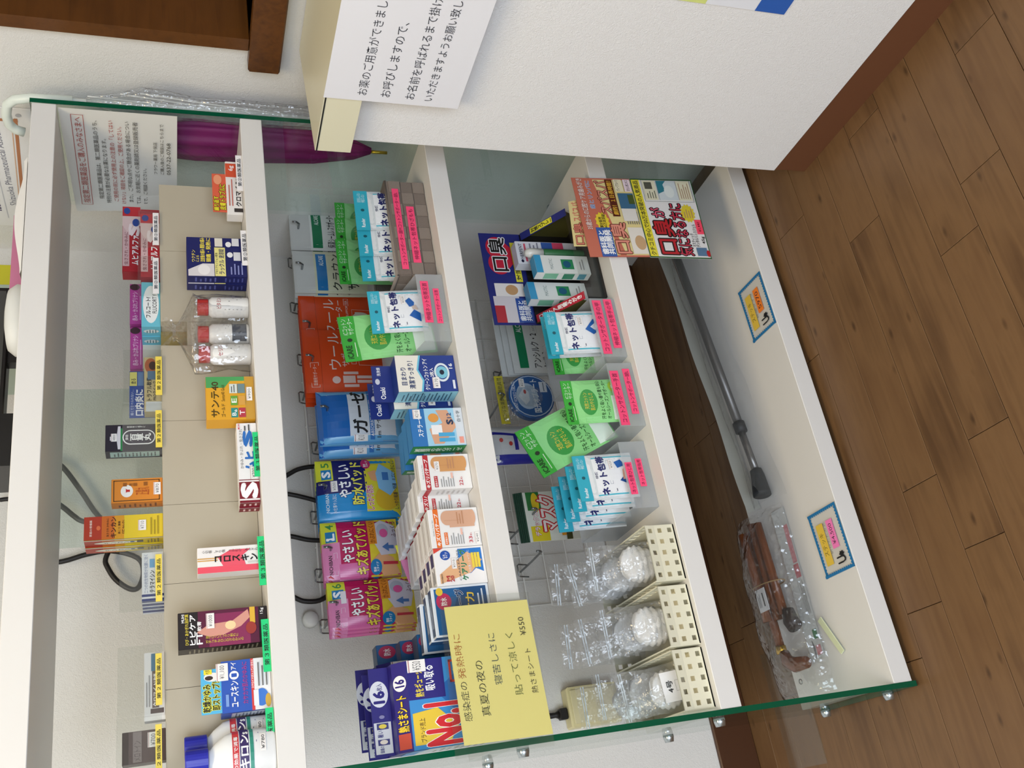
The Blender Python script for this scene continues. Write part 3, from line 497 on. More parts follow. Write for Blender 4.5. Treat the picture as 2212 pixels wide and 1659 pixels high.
# notice sheet taped inside the right glass panel
ns = thing('notice_sheet', 'white notice with red and black Japanese text on the right glass panel', 'notice', (.9965, .002, 1.046))
NW, NH = .262, .172
def nsp(u, v): return Vector((-.0005 - .012 * max(0, u * 0) - .02 * max(0, .12 - (1 - u) * 0 - u) * 4 * (1 - v) * (1 if u < .12 else 0), NW * (1 - u) * (.9 + .1 * v), NH * v - .006 * (1 - u) * v))
m = MB(); m.grid(nsp, 14, 10, mat('#e3e3dc', .6)); m.obj('sheet', ns)
FNS = ((-.0012, NW, 0), (0, -1, 0), (0, .0, 1), (-1, 0, 0))
rd, bk = '#b03a34', '#3a3a38'
art(ns, 'lettering', FNS, NW, NH, [('f', .09, .80, .96, .905, rd, .0008), ('t', '指定第二類医薬品をご購入のみなさまへ', .11, .82, .94, .885, rd, None, 0), ('t', '指定第二類医薬品は、第二類医薬品のうち、', .16, .69, .92, .735, bk, None, 0), ('t', '特別の注意が必要なお薬になります。', .12, .625, .76, .67, bk, None, 0), ('t', 'ご使用の前に必ず使用上の注意の「してはい', .14, .555, .93, .60, rd, None, 0), ('t', 'けない」項目をご確認の上、ご使用ください。', .12, .485, .88, .53, rd, None, 0), ('t', 'また、ご不明な点やご懸念がある場合につい', .14, .415, .93, .46, bk, None, 0), ('t', 'ては、お気軽に近くの薬剤師又は登録販売者', .12, .345, .93, .39, bk, None, 0), ('t', 'まで、ご相談ください。', .12, .28, .50, .32, bk, None, 0), ('t', 'フラワー薬局 下俣店', .45, .18, .76, .215, bk, None, 0), ('t', 'ご購入後のご相談はこちらまで', .45, .12, .93, .155, bk, None, 0), ('t', '0537-22-0768', .45, .06, .76, .095, bk, None, 0)], e0=.0016)
cs = thing('string_coil', 'small coil of brown string on the second board behind the riser', 'string', (RX1 + .02, .19, Z2 + .0004))
m = MB()
for k in range(4): m.tube([(.028 * math.cos(a * .5 + k) * (1 + .12 * k), .012 * math.sin(a * .9 + k), .055 + .05 * math.sin(a * .5 + k * .7)) for a in range(14)], .0009, mat('#6d6450'), 5)
m.tube([(0, .0, 0), (.004, .002, .04), (.02, .004, .08)], .0009, mat('#6d6450'), 5); m.obj('string_loops', cs)
# ------------------------------------------------------------------ wire grid and hooks on the back wall
YG = .497; GP = .0490
gx0 = at(1060 + 370 / 4.424, 950 + 1590 / 4.424, y=YG).x; gz = at(1060 + 500 / 4.424, 950 + 1125 / 4.424, y=YG).z
wg = thing('wire_grid', 'white wire grid panel hung on the back wall', 'wire grid', (gx0, YG, gz - 3 * GP))
WIRE = mat('#eeeeea', .35)
for k in range(15): m = MB(); m.tube([(k * GP, 0, -.004), (k * GP, 0, 12 * GP + .004)], .0024 if k == 0 else .0013, WIRE, 6); m.obj('wire', wg, True)
for k in range(13): m = MB(); m.tube([(-.003, -.0026, k * GP), (14 * GP + .004, -.0026, k * GP)], .0024 if k in (0, 12) else .0013, WIRE, 6); m.obj('wire', wg, True)
CHR = mat('#8f9293', .25, .9)
def hook(x, z, yf, nm, up=.016):
    r = thing('wire_hook', nm, 'hook', (x, YG - .005, z), 0, 'display hooks on the wire grid'); L_ = YG - .005 - yf
    m = MB(); m.tube([(0, 0, .0), (0, -L_ * .5, .0), (0, -L_, .002), (0, -L_ - .006, .008), (0, -L_ - .006, up)], .0021, CHR, 8); m.obj('prong', r, True)
    m = MB(); m.tube([(-.012, -.004, -.014), (-.012, -.012, .006), (-.010, -.012, .009), (.010, -.012, .009), (.012, -.012, .006), (.012, -.004, -.014)], .0015, CHR, 7)
    m.obj('bracket', r, True); return r
def pouch(name, label, cat, y, pyL, pyR, pxT, pxB, thick, col, items, rz=0, roll=0, group=None, base=None, hdr=None, pexp=.55, film_=None, dz=0):
    """a flat or padded packet hanging or leaning at depth y"""
    pm = (pxT + pxB) / 2; x0 = at(pm, pyL, y=y).x; x1 = at(pm, pyR, y=y).x; zt = at(pxT, (pyL + pyR) / 2, y=y).z; zb = at(pxB, (pyL + pyR) / 2, y=y).z
    if base is not None: zb = base
    return pouch_at(name, label, cat, (x0 + x1) / 2, y, zb + dz, x1 - x0, zt - zb, thick, col, items, rz, roll, group, hdr, pexp)
def pouch_at(name, label, cat, x, y, z, w, h, thick, col, items, rz=0, roll=0, group=None, hdr=None, pexp=.55, tilt=0):
    r = thing(name, label, cat, (x, y, z), rz, group, tilt, roll)
    hv = 1 - (hdr[0] if hdr else 0)          # header takes the top part
    def bl(u, v): return thick * (max(0, math.sin(math.pi * min(max(u, 0), 1))) ** pexp) * (max(0, math.sin(math.pi * min(max(v / hv, 0), 1))) ** pexp) if v < hv else 0
    m = MB(); mt = mat(col, .3)
    m.grid(lambda u, v: (-w / 2 + w * u, -bl(u, v), h * v), 16, 16, mt); m.grid(lambda u, v: (w / 2 - w * u, .0008, h * v), 2, 2, mt)
    for a in (0, 1): m.grid(lambda u, v: (-w / 2 + w * a, -bl(a, v) + (.0008 + bl(a, v)) * (u if a else 1 - u), h * v), 1, 4, mt)
    m.grid(lambda u, v: (-w / 2 + w * u, -bl(u, 1) * (1 - v) + .0008 * v, h), 4, 1, mt)
    m.obj('packet', r, True)
    if hdr:
        hm = MB(); hm.box(-w / 2 - .0005, w / 2 + .0005, -.0009, .0012, h * hv, h * 1.0 + .0004, mat(hdr[1], .4)); ho = hm.obj('header_card', r)
        if len(hdr) > 2: art(ho, 'header_print', ((-w / 2, -.0009, h * hv), (1, 0, 0), (0, 0, 1), (0, -1, 0)), w, h * (1 - hv), hdr[2])
    art(r, 'packet_print', FRONT(w), w, h, items, bulge=bl, rough=.22, e0=.0005)
    return r
# ---- hanging wound-pad packets
YH = .335
def pink(sz, n): return [('r', 0, 0, 1, 1, '#c2185b'), ('r', 0, .0, 1, .40, '#e8cf3a'), ('r', 0, .78, .62, 1, '#e68ab8'), ('r', 0, .44, .24, .80, '#dc6aa4'), ('r', .62, .80, 1, 1, '#d9dd3a'), ('r', .63, .82, .82, .95, '#1f7fb8'), ('t', sz, .67, .84, .78, .935, '#ffffff', None, .04), ('t', n, .86, .84, .95, .94, '#3a8a4a', None, .01),
   ('t', 'NICHIBAN', .08, .885, .40, .93, '#222222'), ('p', [(.01, .87), (.07, .92), (.04, .95)], '#d22030'), ('f', .06, .82, .44, .865, '#f4dcea', .0005), ('t', 'やさしい', .26, .61, .82, .75, '#ffffff', ('#8a1238', .06), .03), ('t', 'キズあてパッド', .05, .43, .98, .59, '#f2dc4a', ('#7a1030', .07), .03),
   ('p', [(.02, .02), (.30, .10), (.40, .26), (.26, .38), (.12, .30), (0, .24)], '#e2a878'), ('p', [(.36, .06), (.34, .26), (.56, .34), (.86, .38), (.98, .22), (.86, .04), (.60, .02)], '#cfcad6'), ('r', .54, .30, .98, .41, '#e08a2a'), ('t', 'かぶれにくい', .56, .32, .96, .39, '#7a3a10'), ('e', .15, .335, .13, .075, '#1f7fb8'), ('t', '簡単\nスタイプ', .07, .30, .23, .37, '#ffffff'), ('e', .78, .21, .13, .08, '#b2b6c4'), ('e', .73, .20, .08, .055, '#e05a9a'), ('p', [(.40, .15), (.48, .24), (.56, .15), (.51, .15), (.51, .08), (.45, .08), (.45, .15)], '#4a74b0'), ('r', .18, .04, .23, .24, '#c23040'), ('t', 'ふっくら', .66, .03, .94, .10, '#6a4050')]
blue = [('r', 0, 0, 1, 1, '#1f8fd0'), ('r', .42, .40, 1, 1, '#1c1f66'), ('r', .0, .0, 1, .42, '#dcd23a'), ('r', 0, .0, .10, 1, '#2296d6'), ('r', .64, .80, 1, 1, '#d9dd3a'), ('r', .66, .82, .83, .94, '#1f7fb8'), ('t', 'S', .70, .835, .79, .93, '#ffffff', None, .04), ('t', '5', .87, .84, .95, .93, '#3a8a4a'), ('t', 'NICHIBAN', .12, .87, .42, .91, '#dff0fa'), ('t', '水仕事や入浴に', .10, .78, .40, .83, '#e8f4fa', None, 0), ('t', 'やさしい', .34, .60, .90, .74, '#ffffff', ('#1c1f66', .06), .03), ('t', '防水パッド', .22, .45, .94, .59, '#f2ec5a', ('#1c1f66', .07), .03), ('t', 'しっかり防水', .12, .33, .52, .42, '#c23070', ('#ffffff', .06), .02), ('e', .90, .39, .09, .06, '#c0306a'), ('t', '簡単\nスタイプ', .84, .36, .96, .42, '#ffffff'),
   ('e', .30, .16, .19, .15, '#d8b22a'), ('p', [(.60, .34), (.74, .38), (.78, .28), (.66, .24), (.58, .28)], '#e2a878'), ('p', [(.34, .12), (.46, .26), (.72, .28), (.90, .22), (.74, .04), (.50, .02)], '#86c0ea'), ('r', .60, .12, .74, .20, '#3a78c0'), ('t', 'キズにつきにくい', .60, .02, .97, .08, '#444444'), ('t', 'しっかり粘着・快適', .12, .02, .55, .08, '#444444')] + PRICE(.44, .76, .62, .84, '¥500')
def hang(nm, label, pyL, pyR, pxT, pxB, th, col, items, n, lab2, y=YH, **k):
    r = pouch(nm, label, 'packet', y, pyL, pyR, pxT, pxB, th, col, items, **k)
    for j in range(1, n): behind(r, -.003 * j, .013 * j, -.001 * j, lab2, lab2)
    w = at(pxT, pyR, y=y).x - at(pxT, pyL, y=y).x
    hook(r.location.x + random.uniform(-.004, .004), at(pxT + 20, (pyL + pyR) / 2, y=y).z, y - .02, 'wire hook carrying the ' + label.split(',')[0].split(' with ')[0])
    return r
hang('wound_pad_packet', 'small pink and yellow wound-pad packet with a price sticker, hung nearest the wire grid edge', 1357, 1252, 708, 897, .012, '#c2185b', pink('S', '6') + [('r', .52, .80, .78, .86, '#e8e2e6')], 3, 'pink wound-pad packet hung behind the small one with the price sticker')
hang('wound_pad_packet', 'large pink and yellow wound-pad packet marked L', 1249, 1126, 695, 862, .012, '#c2185b', pink('L', '4'), 3, 'pink wound-pad packet hung behind the one marked L')
hang('waterproof_pad_packet', 'blue and yellow waterproof wound-pad packet', 1122, 994, 684, 860, .012, '#1f8fd0', blue, 4, 'waterproof wound-pad packet hung behind the front blue one')
pouch('wound_pad_packet', 'loose pink wound-pad packet leaning on the white bandage cartons', 'packet', .215, 1252, 1166, 866, 905, .004, '#e68ab8', [('r', .6, .0, 1, 1, '#d9dd3a'), ('r', .62, .1, .78, .7, '#1f7fb8'), ('t', 'S', .66, .2, .74, .6, '#ffffff'), ('r', 0, 0, .58, 1, '#e68ab8'), ('t', 'NICHIBAN', .1, .4, .5, .6, '#222222')], roll=-.25)
# ---- thick gauze bags
ga = [('r', .0, .0, 1, 1, '#dfe6ee'), ('r', 0, .66, 1, 1, '#1f68b8'), ('t', 'ガーゼ', .16, .46, .92, .62, '#2a2a2e', None, .03), ('r', .05, .375, .95, .43, '#3a78c0'), ('t', 'ABSORBENT GAUZE', .10, .385, .75, .42, '#ffffff', None, 0), ('t', '1m サイズ 30cm×1m', .08, .30, .92, .36, '#333333'), ('f', .03, .02, .76, .28, '#9aa8ba', .0005), ('l', .78, .04, .95, .26, 5, '#8a96a8'), ('r', 0, 0, .012, 1, '#6fb2e0')] + PRICE(.03, .46, .13, .62, '¥210')
r = pouch('gauze_bag', 'blue and white gauze bag, front one of two', 'bag', .325, 962, 846, 686, 870, .022, '#6fb2e0', ga, pexp=.35)
behind(r, -.014, .026, -.001, 'blue and white gauze bag hung behind the front one'); hook(r.location.x + .01, at(708, 900, y=.32).z, .298, 'wire hook carrying the blue and white gauze bags')
# ---- orange wool supporter bags
orn = [('r', 0, .80, 1, 1, '#d8481a'), ('r', 0, .795, 1, .80, '#a8360f'), ('f', .08, .83, .46, .93, '#f0d8c8', .0007), ('t', '医療用サポーター', .11, .855, .43, .905, '#f0d8c8', None, 0), ('t', 'ウール', .34, .56, .94, .70, '#e9dcd6', None, .0), ('t', 'サポーター', .38, .46, .92, .55, '#e9dcd6', None, .0), ('f', .42, .37, .95, .43, '#e9dcd6', .0006), ('t', 'WOOL SUPPORTER', .46, .385, .92, .415, '#e9dcd6', None, 0),
   ('e', .18, .63, .055, .05, '#e0c4bc'), ('r', .13, .40, .24, .55, '#e0c4bc'), ('r', .07, .36, .11, .54, '#e0c4bc'), ('r', .26, .36, .30, .54, '#e0c4bc'), ('r', .13, .08, .175, .38, '#e0c4bc'), ('r', .195, .08, .24, .38, '#e0c4bc'), ('e', .62, .22, .10, .12, '#d8cfc0'), ('r', .52, .22, .72, .30, '#d8cfc0'), ('f', .40, .03, .76, .34, '#e9dcd6', .0005)]
r = hang('wool_supporter_bag', 'bright orange wool supporter bag with a wooden-doll drawing, nearest the gauze', 848, 713, 656, 832, .006, '#d8481a', orn, 4, 'orange wool supporter bag hung behind the one nearest the gauze', y=.33)
r = hang('wool_supporter_bag', 'bright orange wool supporter bag partly covered by its neighbour, next to the white supporters', 775, 641, 649, 818, .006, '#d8481a', orn, 4, 'orange wool supporter bag hung behind the one next to the white supporters', y=.352)
# ---- white supporter packets with hang tabs
def alc(c1, c2, t1, t2): return [('r', 0, .72, 1, 1, '#cfcfca'), ('r', 0, 0, 1, .72, c1), ('r', .05, .55, .92, .69, c2), ('t', 'ALCARE', .62, .59, .88, .65, '#e8f0ea'), ('t', t1, .06, .36, .92, .48, '#333333'), ('t', t2, .06, .20, .6, .29, '#555555', None, -.006)]
r = hang('seamless_supporter_packet', 'white supporter packet with a green band and orange mark', 542, 460, 626, 775, .006, '#e2e2dc', alc('#e2e4de', '#1c7a50', '保温シームレスサポーター', 'Seamless Supporter') + [('r', .78, .05, .95, .25, '#d8962a')], 2, 'white supporter packet hung behind the green-banded one', y=.36)
r = hang('supporter_packet', 'pale yellow supporter packet with a blue band', 634, 545, 634, 790, .006, '#dcdcc8', alc('#d6d6b8', '#2a78b8', 'クラウン', 'サポーター') + [('t', 'サポーター', .10, .12, .9, .28, '#333333', None, .02)], 3, 'supporter packet hung behind the pale yellow one', y=.34)
# ------------------------------------------------------------------ third board, front row
# cooling sheet boxes
def coolbox(label, x, y, rz, h):
    w, d = .112, .045; r = thing('cooling_sheet_box', label, 'box', (x, y, Z3 + .0004), rz)
    m = MB(); m.box(-w / 2, w / 2, 0, d, 0, h, mat('#2a78c0'), .0006)
    t = .016; NV = mat('#241a78')
    m.hexa(((-w / 2, 0, h), (w / 2, 0, h), (w / 2, d, h), (-w / 2, d, h), (-w / 2, .018, h + t), (w / 2, .018, h + t), (w / 2, d, h + t), (-w / 2, d, h + t)), NV); m.obj('carton_body', r)
    art(r, 'front_print', FRONT(w), w, h, [('r', 0, 0, 1, 1, '#3a8ed2'), ('p', [(.15, .35), (.62, .72), (.85, .45), (.40, .10)], '#2468b4'), ('r', .55, .62, 1, 1, '#241a78'), ('t', '熱をギューッと', .58, .84, .92, .93, '#f2dc3a', None, .02), ('t', '吸い取る', .64, .72, .92, .82, '#ffffff', None, .02), ('p', [(.05, .98), (.40, .98), (.44, .72), (.22, .52), (.05, .62)], '#ecc83a'), ('t', 'ブランド売上', .08, .86, .34, .92, '#5a3a10'), ('t', 'No.1', .03, .50, .48, .84, '#d8202a', ('#ffffff', .06), .05), ('e', .16, .32, .07, .08, '#eef2f6'), ('t', '冷感ツブ配合', .06, .16, .30, .23, '#ffffff'), ('f', .70, .14, .96, .56, '#c8321e', .003), ('e', .84, .36, .07, .16, '#f0c83a'), ('p', [(.60, .42), (.68, .52), (.68, .48), (.78, .48), (.78, .38), (.68, .38), (.68, .34)], '#e8f0f8'), ('r', .78, .20, .92, .32, '#4a9ae0'), ('r', .30, .0, .70, .09, '#c8485a')] + PRICE(.86, .80, 1.0, .99, '¥550'))
    art(r, 'side_print', LEFT(w, d), d, h, [('r', 0, 0, 1, .85, '#d6dde4'), ('l', .1, .1, .9, .7, 8, '#9a8a7a'), ('p', [(0, .85), (1, .85), (1, 1), (0, 1)], '#3a8ed2')])
    L_ = math.hypot(.018, t); art(r, 'bevel_print', ((-w / 2, 0, h), (1, 0, 0), (0, .018 / L_, t / L_), (0, -t / L_, .018 / L_)), w, L_, [('r', .03, .1, .2, .9, '#c24a3a'), ('t', '熱さまシート', .22, .15, .62, .85, '#f2d03a', ('#1a1a1a', .06), .03), ('e', .76, .5, .09, .44, '#f2f2f4'), ('t', '16', .72, .2, .80, .8, '#241a78', None, .04)])
    hh = .026; m = MB(); m.box(-w / 2, w / 2, d - .0012, d, h + t, h + t + hh, mat('#241a78')); ho = m.obj('hanging_header', r)
    art(ho, 'header_print', ((-w / 2, d - .0012, h + t), (1, 0, 0), (0, 0, 1), (0, -1, 0)), w, hh, [('e', .70, .55, .15, .48, '#e9e9ee'), ('t', '16', .60, .28, .73, .82, '#241a78', None, .05), ('t', '枚入', .74, .35, .82, .65, '#241a78'), ('r', .03, .06, .38, .94, '#dcdce2'), ('t', '頭痛の', .04, .5, .12, .72, '#241a78'), ('t', '暑い', .21, .5, .29, .78, '#241a78'), ('r', .125, .2, .19, .8, '#3a3a7a'), ('r', .30, .2, .37, .8, '#3a3a7a'), ('e', .16, .5, .025, .2, '#e9dcd0'), ('e', .335, .5, .025, .2, '#e9d050'), ('e', .44, .5, .02, .14, '#8a86b0')])
    return r
x0, x1, h = pbox(.035, 1606, 1450, 945, 884, Z3)
cx = max((x0 + x1) / 2, .064)
r = coolbox('blue cooling-sheet box with a red number-one print, front one beside the yellow sign', cx, .03, math.radians(-3), h)
behind(r, .003, .048, 0, 'blue cooling-sheet box in the middle of the row beside the left glass', rz=math.radians(-1)); behind(r, .018, .096, 0, 'blue cooling-sheet box at the back of the row beside the left glass', rz=math.radians(-2))
# dark blue bandage cartons
nav = [('r', .04, .05, .96, .95, '#1f5f98'), ('p', [(.04, .05), (.96, .05), (.96, .5), (.6, .62), (.3, .4), (.04, .5)], '#174a7c'), ('e', .70, .80, .17, .13, '#c02a5a'), ('t', '防水', .62, .75, .78, .85, '#ffffff', None, .02), ('e', .90, .86, .08, .06, '#e0be3a'), ('t', 'ケアリーヴ', .10, .46, .92, .60, '#17305a', ('#e8eef4', .05), .03), ('t', '治す力', .20, .28, .84, .42, '#e8c84a', ('#17305a', .05), .03), ('l', .50, .10, .9, .24, 2, '#cfd8e4')]
nv = lambda label, x0, x1, y, z, h, d, rz=0: carton('waterproof_bandage_carton', label, 'carton', x0, x1, y, z, h, d, '#dfe6ee', nav, [('l', .2, .1, .8, .9, 3, '#6a8ab0')], [('r', .04, .1, .96, .9, '#2a4468'), ('l', .2, .2, .8, .8, 2, '#b8c4d8')], rz, sidecol='#1f5f98')
x0, x1, h = pbox(.028, 1372, 1264, 1000, 936, Z3)
nv('dark blue waterproof bandage carton at the front, half behind the yellow sign', x0, x1, .028, Z3, h, .018)
nv('dark blue waterproof bandage carton, second in its row behind the yellow sign', x0 - .002, x1 - .004, .047, Z3, h + .003, .016, .05)
nv('dark blue waterproof bandage carton, third in its row, behind the yellow sign', x0 - .012, x1 - .012, .070, Z3, h + .008, .016, -.08)
for k, (pl_, pr_, t_, y, lb) in enumerate(((1455, 1368, 905, .10, 'dark blue bandage carton right of the cooling-sheet boxes, front of three'), (1470, 1378, 868, .15, 'dark blue bandage carton right of the cooling-sheet boxes, middle of three'), (1475, 1382, 816, .205, 'dark blue bandage carton right of the cooling-sheet boxes, standing at the back'))):
    x0, x1, h = pbox(y, pl_, pr_, 930, t_, Z3); carton('waterproof_bandage_carton', lb, 'carton', x0, x1, y, Z3, h, .03, '#1f5f98', [('r', 0, 0, 1, 1, '#1f5f98'), ('p', [(0, 0), (1, 0), (1, .3), (.5, .55), (0, .35)], '#174a7c'), ('e', .82, .88, .15, .10, '#c02a5a'), ('t', '防水', .74, .84, .90, .92, '#ffffff', None, .02), ('t', 'ケアリーヴ', .1, .42, .95, .56, '#17305a', ('#e8eef4', .05), .02), ('t', '治す力', .2, .2, .8, .36, '#e8c84a', ('#17305a', .05), .02)], top=[('r', 0, 0, 1, 1, '#2a4468')])
# bandage cartons in rows: white with blue print
cl = [('r', .28, .05, .95, .52, '#2a78c8'), ('p', [(.05, .93), (.30, .93), (.86, .34), (.62, .06), (.30, .30)], '#e6b487'), ('p', [(0, .05), (0, .55), (.4, .2), (.3, .05)], '#f0eeee'), ('p', [(.86, 1), (1, 1), (1, .80)], '#d8483a'), ('e', .80, .78, .13, .10, '#1f4fa8'), ('t', '防水\nタイプ', .72, .73, .88, .83, '#ffffff'), ('t', 'CARELEAVES', .10, .515, .92, .55, '#3a4a5a', None, 0), ('t', 'ケアリーヴ', .10, .38, .92, .50, '#1d7a4a', ('#ffffff', .04), .04), ('t', '水仕事・シャワーに', .3, .30, .9, .35, '#e8f0fa', None, 0), ('r', .42, .10, .82, .15, '#ecd24a'), ('r', .42, .16, .82, .21, '#ecd24a'), ('r', .42, .22, .82, .27, '#ecd24a'), ('t', 'M', .10, .74, .24, .81, '#b83038', None, .02), ('t', '20', .08, .66, .24, .73, '#b83038', None, .02), ('t', 'NICHIBAN', .05, .88, .3, .91, '#333333')] + PRICE(.42, .58, .70, .68, '¥310')
ys = .024
x0, x1, h = pbox(ys, 1262, 1181, 1000, 940, Z3)
r = carton('bandage_carton', 'white and blue bandage carton with a large M and tan plaster, front of its row', 'carton', x0, x1, ys, Z3, h, .024, '#f0efef', cl, (), [('l', .1, .2, .5, .8, 3, '#555555'), ('r', .55, .2, .9, .8, '#3a3a6a')])
for j in range(1, 4): behind(r, -.003 * j, .0255 * j, 0, 'white and blue bandage carton standing behind the front one marked M', 'blue-print bandage cartons in a row')
def libart(c, n, price): return [('r', 0, .80, 1, .90, c), ('t', 'キズリバテープ', .05, .815, .88, .885, '#ffffff', None, .03), ('t', 'Gentle to Your Skin', .30, .92, .72, .945, '#666666', None, -.004), ('r', .06, .66, .38, .73, c), ('t', '肌色タイプ' if n == '22' else '半透明タイプ', .08, .675, .36, .715, '#ffffff'), ('l', .06, .34, .36, .62, 6, '#9a9a9a'), ('t', n, .08, .18, .24, .25, '#c83a4a', None, .01), ('t', '枚入', .26, .18, .34, .22, '#c83a4a'), ('r', .30, .36, .46, .40, '#f0c0b0')]
def plaster(c): return [('r', .56, .12, .94, .64, c), ('e', .75, .64, .19, .12, c), ('e', .75, .12, .19, .06, c), ('r', .50, .10, .62, .60, c), ('r', .68, .36, .685, .70, '#b8805a'), ('l', .58, .3, .92, .46, 3, '#c08a66')]
x0, x1, h = pbox(ys, 1181, 1098, 985, 928, Z3)
r = carton('sticking_plaster_carton', 'white plaster carton with an orange band and translucent plasters, front of its row', 'carton', x0, x1, ys, Z3, h, .024, '#edeceb', libart('#e8742a', '33', 0) + plaster('#d6a88c') + PRICE(.04, .04, .34, .13, '¥240'), [('l', .2, .1, .8, .7, 6, '#c9c6c4')], [('l', .1, .45, .9, .6, 1, '#b8a8a0')])
for j in range(1, 6): behind(r, -.0035 * j, .0255 * j, 0, 'white plaster carton standing behind the front orange-banded one', 'orange-band plaster cartons in a row')
x0, x1, h = pbox(.03, 1058, 984, 970, 904, Z3)
r = carton('sticking_plaster_carton', 'white plaster carton with a dark red band and tan plasters, front of its row', 'carton', x0, x1, .026, Z3, h, .026, '#edeceb', libart('#b82a34', '22', 0) + plaster('#d29a62') + PRICE(.52, .60, .80, .70, '¥270'), [('r', 0, .80, 1, .90, '#b82a34'), ('l', .2, .1, .8, .7, 6, '#c9c6c4')], [('l', .1, .45, .9, .6, 1, '#b8a8a0')])
for j in range(1, 7): behind(r, -.020 - .0045 * j, .0275 * j, 0, 'white plaster carton standing behind the front red-banded one', 'red-band plaster cartons in a row')
# sterile gauze cartons
x0, x1, h = pbox(.024, 963, 882, 950, 888, Z3)
r = carton('sterile_gauze_carton', 'blue sterile gauze carton with photo of bandaged hands, front of three', 'carton', x0, x1, .024, Z3, h, .028, '#2c74b8',
  [('r', 0, 0, 1, .72, '#9fd0ea'), ('p', [(.05, .60), (.45, .66), (.60, .40), (.95, .50), (.95, .28), (.5, .14), (.05, .42)], '#d8a484'), ('r', .30, .42, .55, .62, '#f0f0f2'), ('t', 'ステラーゼ', .25, .78, .80, .88, '#ffffff', None, .02), ('r', .02, 0, 1, .16, '#d4dce4'), ('e', .74, .56, .12, .10, '#e09a4a'), ('r', .10, .20, .2, .5, '#4aa8d8'), ('r', .24, .20, .34, .5, '#4aa8d8'), ('t', 'S', .56, .20, .68, .32, '#2a3a5a', None, .04), ('t', '12', .72, .22, .86, .30, '#2a4a7a'), ('r', .05, .04, .22, .12, '#e89a8a'), ('t', '白十字', .62, .05, .92, .12, '#444444', None, 0)] + PRICE(.72, .80, .97, .94, '¥210'),
  [('r', 0, .0, 1, 1, '#2f8a4e'), ('V', '滅菌済の安心ガーゼ', .30, .06, .72, .94, '#e8f4e8', None, .03)], [('r', 0, 0, 1, 1, '#3a8ac8')], sidecol='#2f8a4e')
for j in range(1, 3): behind(r, -.006 * j, .030 * j, 0, 'blue sterile gauze carton standing behind the front one with the hands', 'sterile gauze cartons in a row', rz=math.radians(-4 * j))
# eye cotton boxes with hanging headers
x0, x1, h = pbox(.022, 846, 768, 915, 857, Z3); w = x1 - x0
r = carton('eye_cotton_box', 'white and navy eye-cleaning cotton box with an eye drawing, front of two', 'box', x0, x1, .022, Z3, h, .036, '#203a8a',
  [('p', [(0, 1), (1, 1), (1, .60), (.6, .66), (.3, .58), (0, .62)], '#ece9de'), ('p', [(0, .62), (.3, .58), (.6, .66), (1, .60), (1, .57), (.6, .63), (.3, .55), (0, .59)], '#6ac0e0'), ('t', '目まわり', .18, .84, .66, .93, '#2a3a6a', None, .02), ('t', '清潔すっきり！', .08, .71, .84, .81, '#2a3a6a', None, .02), ('t', 'クリーンコットン アイ', .04, .47, .90, .55, '#ffffff', None, .02), ('t', '2枚入', .40, .38, .64, .45, '#ffffff', None, .02), ('e', .52, .24, .26, .13, '#dfe8ee'), ('e', .52, .24, .20, .10, '#203a8a'), ('e', .52, .24, .17, .10, '#7fc4d8'), ('e', .52, .24, .07, .04, '#18233a'), ('t', '16', .62, .05, .76, .11, '#ffffff'), ('r', .06, .04, .3, .08, '#dfe4f0')] + PRICE(.08, .30, .38, .42, '¥170'),
  [('r', 0, 0, 1, 1, '#8ac6da'), ('l', .12, .08, .88, .92, 14, '#3f6a80'), ('f', .2, .55, .8, .75, '#1f3a5a', .0006)])
m = MB(); m.box(-w / 2, w / 2, .0345, .036, h, h + .030, mat('#1c2f7a')); ho = m.obj('hanging_header', r)
art(ho, 'header_print', ((-w / 2, .0345, h), (1, 0, 0), (0, 0, 1), (0, -1, 0)), w, .030, [('t', 'Osaki', .08, .4, .4, .66, '#ffffff'), ('e', .56, .75, .08, .12, '#c8ccd8'), ('t', '洗浄綿', .72, .55, .95, .75, '#e8ecf4')])
behind(r, -.010, .040, 0, 'white and navy eye-cleaning cotton box, the one behind')
# ------------------------------------------------------------------ small packets used in the baskets and bins
NETH = [('t', '目的別ムレない\n伸縮ズレない', .70, .2, .95, .8, '#d8f2f6', None, 0), ('t', 'Runder', .06, .35, .28, .62, '#ffffff'), ('e', .50, .45, .035, .14, '#1d5a68')]
def netart(kind):
    pic = {'knee': [('p', [(.55, .30), (.70, .36), (.78, .28), (.66, .20), (.56, .22)], '#1f5fae'), ('p', [(.20, .12), (.34, .32), (.48, .22), (.36, .06)], '#1f5fae'), ('p', [(.48, .24), (.56, .26), (.60, .18), (.48, .14)], '#c8b8ae')],
           'arm': [('p', [(.40, .20), (.52, .34), (.78, .16), (.70, .06), (.55, .04)], '#2a66b4'), ('p', [(.50, .16), (.58, .24), (.68, .14), (.60, .08)], '#dfe6f0')],
           'hand': [('p', [(.22, .05), (.36, .30), (.60, .10), (.52, .03)], '#1f4f96'), ('p', [(.38, .24), (.60, .22), (.70, .12), (.52, .08), (.40, .14)], '#d8a890'), ('p', [(.64, .30), (.78, .34), (.84, .22), (.70, .16)], '#1f5fae')]}[kind]
    return [('r', .0, 0, 1, .79, '#cfd6da'), ('r', .07, 0, .93, .70, '#eceff2'), ('r', .07, 0, .10, .70, '#55b8cc'), ('r', .90, 0, .93, .70, '#55b8cc'), ('t', '伸縮', .44, .645, .60, .695, '#3a3a5a', None, .01), ('t', 'ネット包帯', .08, .50, .94, .63, '#2a2f6a', ('#ffffff', .05), .05), ('f', .30, .42, .84, .47, '#9aa0b0', .0004), ('l', .14, .36, .84, .40, 1, '#666677')] + pic + PRICE(.62, .36, .84, .44, '¥320')
